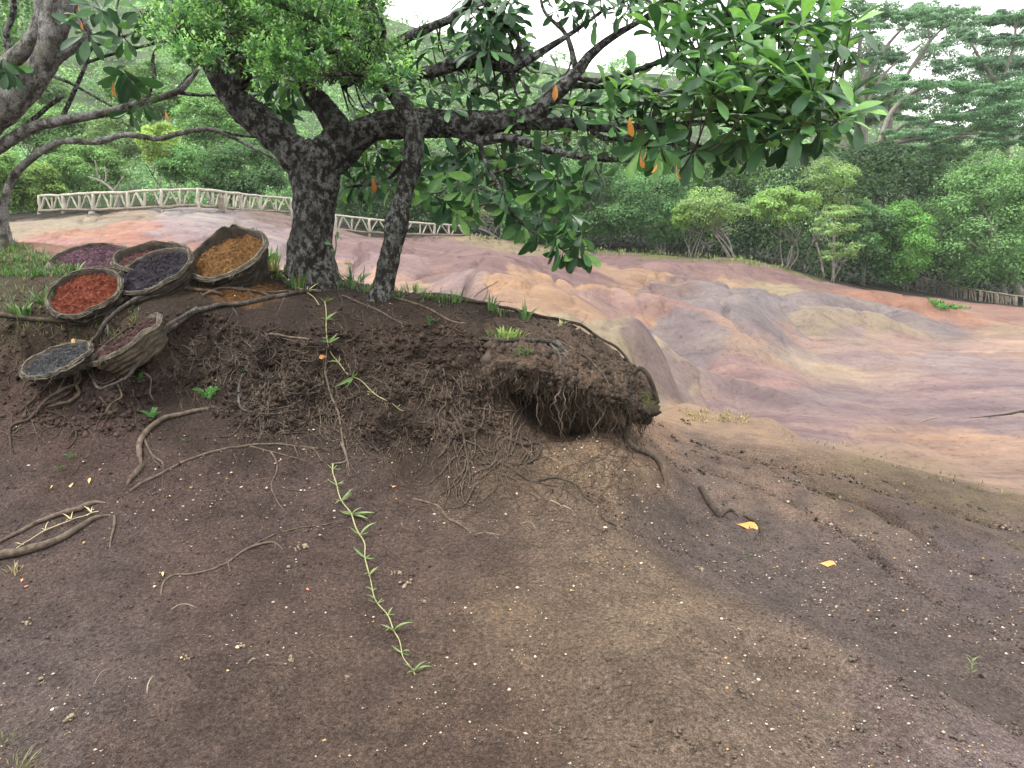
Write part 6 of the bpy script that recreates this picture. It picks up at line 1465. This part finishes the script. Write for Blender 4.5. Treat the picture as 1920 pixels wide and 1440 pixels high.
for k in range(900):
    px = GRR.uniform(-120, 130); py = GRR.uniform(448, 520)
    if py < 452 + max(0, px - 20) * .42: continue
    c, n = hit(px, py, False)
    if c[1] > 9: continue
    tuft_into(gs, c, 5, GRR.uniform(.03, .09), .03, GC1 if GRR.random() < .8 else GC2, (0, 0), .004)
for k in range(300):
    px = GRR.uniform(470, 960); py = np.interp(px, [470, 585, 760, 960], [508, 524, 552, 586]) + GRR.normal(3, 5)
    if vnoise(np.array([[px / 26, 3.3, 0]]), 2)[0] < .05: continue
    c, n = hit(px, py, False)
    if c[1] > 9: continue
    tuft_into(gs, c, 3, GRR.uniform(.03, .10), .03, GC1 if GRR.random() < .75 else GC2, (0, 0), .004)
for k in range(260):
    px = GRR.uniform(-20, 260); py = GRR.uniform(500, 640)
    c, n = hit(px, py, False)
    if c[1] > 9: continue
    tuft_into(gs, c, 3, GRR.uniform(.02, .07), .02, GC2, (0, 0), .003)
gs.build("grass", M_GRASS, None, smooth=False, col=True, kind='stuff', label='short green grass on the bank top and along the mound edge')
# dry grass and grassy lip out on the dunes
fg = MB()
def fargrass(poly, n, h, cols, w=.012):
    for (px, py) in [(GRR.uniform(min(p[0] for p in poly), max(p[0] for p in poly)), GRR.uniform(min(p[1] for p in poly), max(p[1] for p in poly))) for _ in range(n)]:
        if not inside(poly, px, py): continue
        c = solve(px, py)[0]; tuft_into(fg, c, 3, h * GRR.uniform(.5, 1.2), h * .6, cols, (0, 0), w)
LIPG = [(.10, .17, .045), (.14, .19, .06), (.20, .19, .09)]
fargrass([(1240, 474), (1420, 476), (1560, 508), (1600, 530), (1560, 528), (1480, 508), (1380, 494), (1250, 488)], 330, .32, LIPG, .03)
fargrass([(1000, 462), (1240, 470), (1240, 482), (1000, 476)], 160, .3, LIPG, .03)
fargrass([(1735, 560), (1790, 572), (1820, 580), (1760, 582)], 200, .2, [(.06, .17, .04), (.09, .20, .05)], .03)
fargrass([(870, 436), (950, 450), (930, 462), (880, 450)], 90, .3, [(.20, .19, .09), (.13, .15, .06)], .03)
fargrass([(1270, 768), (1420, 775), (1400, 795), (1300, 792)], 160, .05, [(.30, .25, .13), (.20, .18, .08)], .006)
fargrass([(1450, 808), (1600, 835), (1760, 880), (1900, 920), (1900, 935), (1760, 905), (1600, 862), (1480, 832)], 420, .05, [(.24, .20, .10), (.16, .15, .07), (.10, .08, .05)], .006)
fg.build("dry_grass", M_GRASS, None, smooth=False, col=True, kind='stuff', label='dry grass and moss along the dune brinks')
def seedling(label, px, py, hpx, nf, spread, mat=None):
    c, n = hit(px, py); k = c[1] / F; o = thing("seedling", c, label, 'seedling')
    for f in range(nf):
        a = f * 2.4 + .5; tip = c + np.array([math.cos(a) * spread * k, math.sin(a) * spread * k * .6 - .01, hpx * k * FR.uniform(.6, 1)]); m = (c + tip) / 2 + np.array([0, 0, hpx * k * .2])
        pp = crom(np.array([c, m, tip]), .01); mb = MB(); mb.tube(pp, .0012 + 0 * np.arange(len(pp)), 4)
        for t in np.linspace(.3, 1, 7):
            q = pp[min(int(t * (len(pp) - 1)), len(pp) - 1)]; d = tip - c; d /= np.linalg.norm(d); s = np.cross(d, [0, 0, 1.0]); s /= np.linalg.norm(s) + 1e-9
            for sg in (-1, 1):
                l = hpx * k * .38; e = q + s * sg * l + d * l * .3; wv = d * l * .28
                mb.add([q, (q + e) / 2 - wv + np.array([0, 0, l * .1]), e, (q + e) / 2 + wv + np.array([0, 0, l * .1])], [[0, 1, 2, 3]])
        mb.build("frond", mat or M_FERN, o, c, smooth=False)
    return o
seedling("fern-leaved seedling under the sideways basket", 262, 714, 14, 4, 14)
seedling("fern-leaved seedling at the top of the question-mark root", 285, 785, 18, 4, 18)
seedling("tall fern-leaved seedling in front of the mossy face", 392, 752, 28, 5, 24)
seedling("tiny green seedling near the bunch of trailing roots", 133, 860, 10, 3, 10)
seedling("tiny green sprout below the trailing roots", 111, 882, 9, 3, 8)
seedling("pale rosette sprout on the mossy face", 458, 700, 9, 4, 8)
seedling("green sprig on the pebbly slope, left of the long root", 350, 828, 7, 3, 9)
seedling("tiny sprout in the grey gully by the overhang root", 1402, 1044, 6, 3, 7)
c, n = hit(1818, 1272); k = c[1] / F; sd_ = thing("seedling", c, "pale green upright seedling alone on the gully floor", 'seedling'); mb = MB()
tip = c + np.array([.006, 0, 44 * k]); mb.tube(np.array([c, (c + tip) / 2 + [.004, 0, 0], tip]), .0022, 5); mb.build("stem", M_STEM, sd_, c)
for j in range(11):
    t = .25 + .75 * j / 10; a = j * 2.4; d = Vector((math.cos(a), math.sin(a) * .8, .55)).normalized(); z = Vector((0, 0, 1)); z = (z - d * z.dot(d)).normalized(); x = d.cross(z)
    M = Matrix(((x.x, d.x, z.x, 0), (x.y, d.y, z.y, 0), (x.z, d.z, z.z, 0), (0, 0, 0, 1))) @ Matrix.Scale(18 * k / .1, 4); M.translation = Vector((tip - c) * t)
    b_ = bpy.data.objects.new("leaf", BLD[j % 2]); COL.objects.link(b_); b_.parent = sd_; b_.matrix_local = M
c, n = hit(627, 520, False); sp_ = thing("sapling_shoot", c, "thin leafy shoot standing just right of the thick trunk", 'sapling'); mb = MB()
pp = crom(np.array([P(627, 522, 5.95), P(626, 490, 5.95), P(630, 462, 5.95), P(629, 440, 5.95)]), .02); mb.tube(pp, .005, 5); mb.build("stem", M_TWIG, sp_, c)
for (px, py, s, a) in [(629, 442, .35, 0), (633, 455, .4, 1), (640, 470, .35, 2.2), (636, 492, .4, .6), (627, 460, .3, 3.4), (631, 480, .3, 4)]:
    M = rosette_leaves(P(px, py, 5.95), (math.cos(a), -.6, .6), 1, s * 1.2, .2, 40, 60, RR)[0][0]
    b_ = bpy.data.objects.new("leaf", LEAVES['mid'][0][0]); COL.objects.link(b_); b_.parent = sp_; b_.matrix_local = Matrix.Translation(-Vector(c)) @ M

# ------------------------------------------------------------------ thin haze in the air
bpy.context.view_layer.update()
lo = np.full(3, 1e9); hi = np.full(3, -1e9)
for o in sc.objects:
    if o.type == 'MESH':
        for c in o.bound_box:
            p_ = np.array(o.matrix_world @ Vector(c)); lo = np.minimum(lo, p_); hi = np.maximum(hi, p_)
lo -= np.array([3, 3, 1.0]); hi += np.array([3, 3, 2.0])
HZ = np.array([[lo[0] if not k & 1 else hi[0], lo[1] if not k & 2 else hi[1], lo[2] if not k & 4 else hi[2]] for k in range(8)])
hm = bpy.data.materials.new("haze"); hm.use_nodes = True; hn = hm.node_tree; hn.nodes.clear()
ho = hn.nodes.new("ShaderNodeOutputMaterial"); hv = hn.nodes.new("ShaderNodeVolumePrincipled")
hv.inputs['Color'].default_value = (.88, .95, .93, 1); hv.inputs['Density'].default_value = 0.00034
hn.links.new(hv.outputs[0], ho.inputs['Volume'])
link("haze", np_mesh("haze", HZ, np.array([[0, 2, 3, 1], [4, 5, 7, 6], [0, 1, 5, 4], [2, 6, 7, 3], [0, 4, 6, 2], [1, 3, 7, 5]]), hm, False), kind='stuff', label='thin pale haze in the valley air')
tot = {}
for o in sc.objects:
    if o.type == 'MESH': tot[o.data.name] = len(o.data.polygons)
print("unique faces", sum(tot.values()), sorted(tot.items(), key=lambda t: -t[1])[:14])
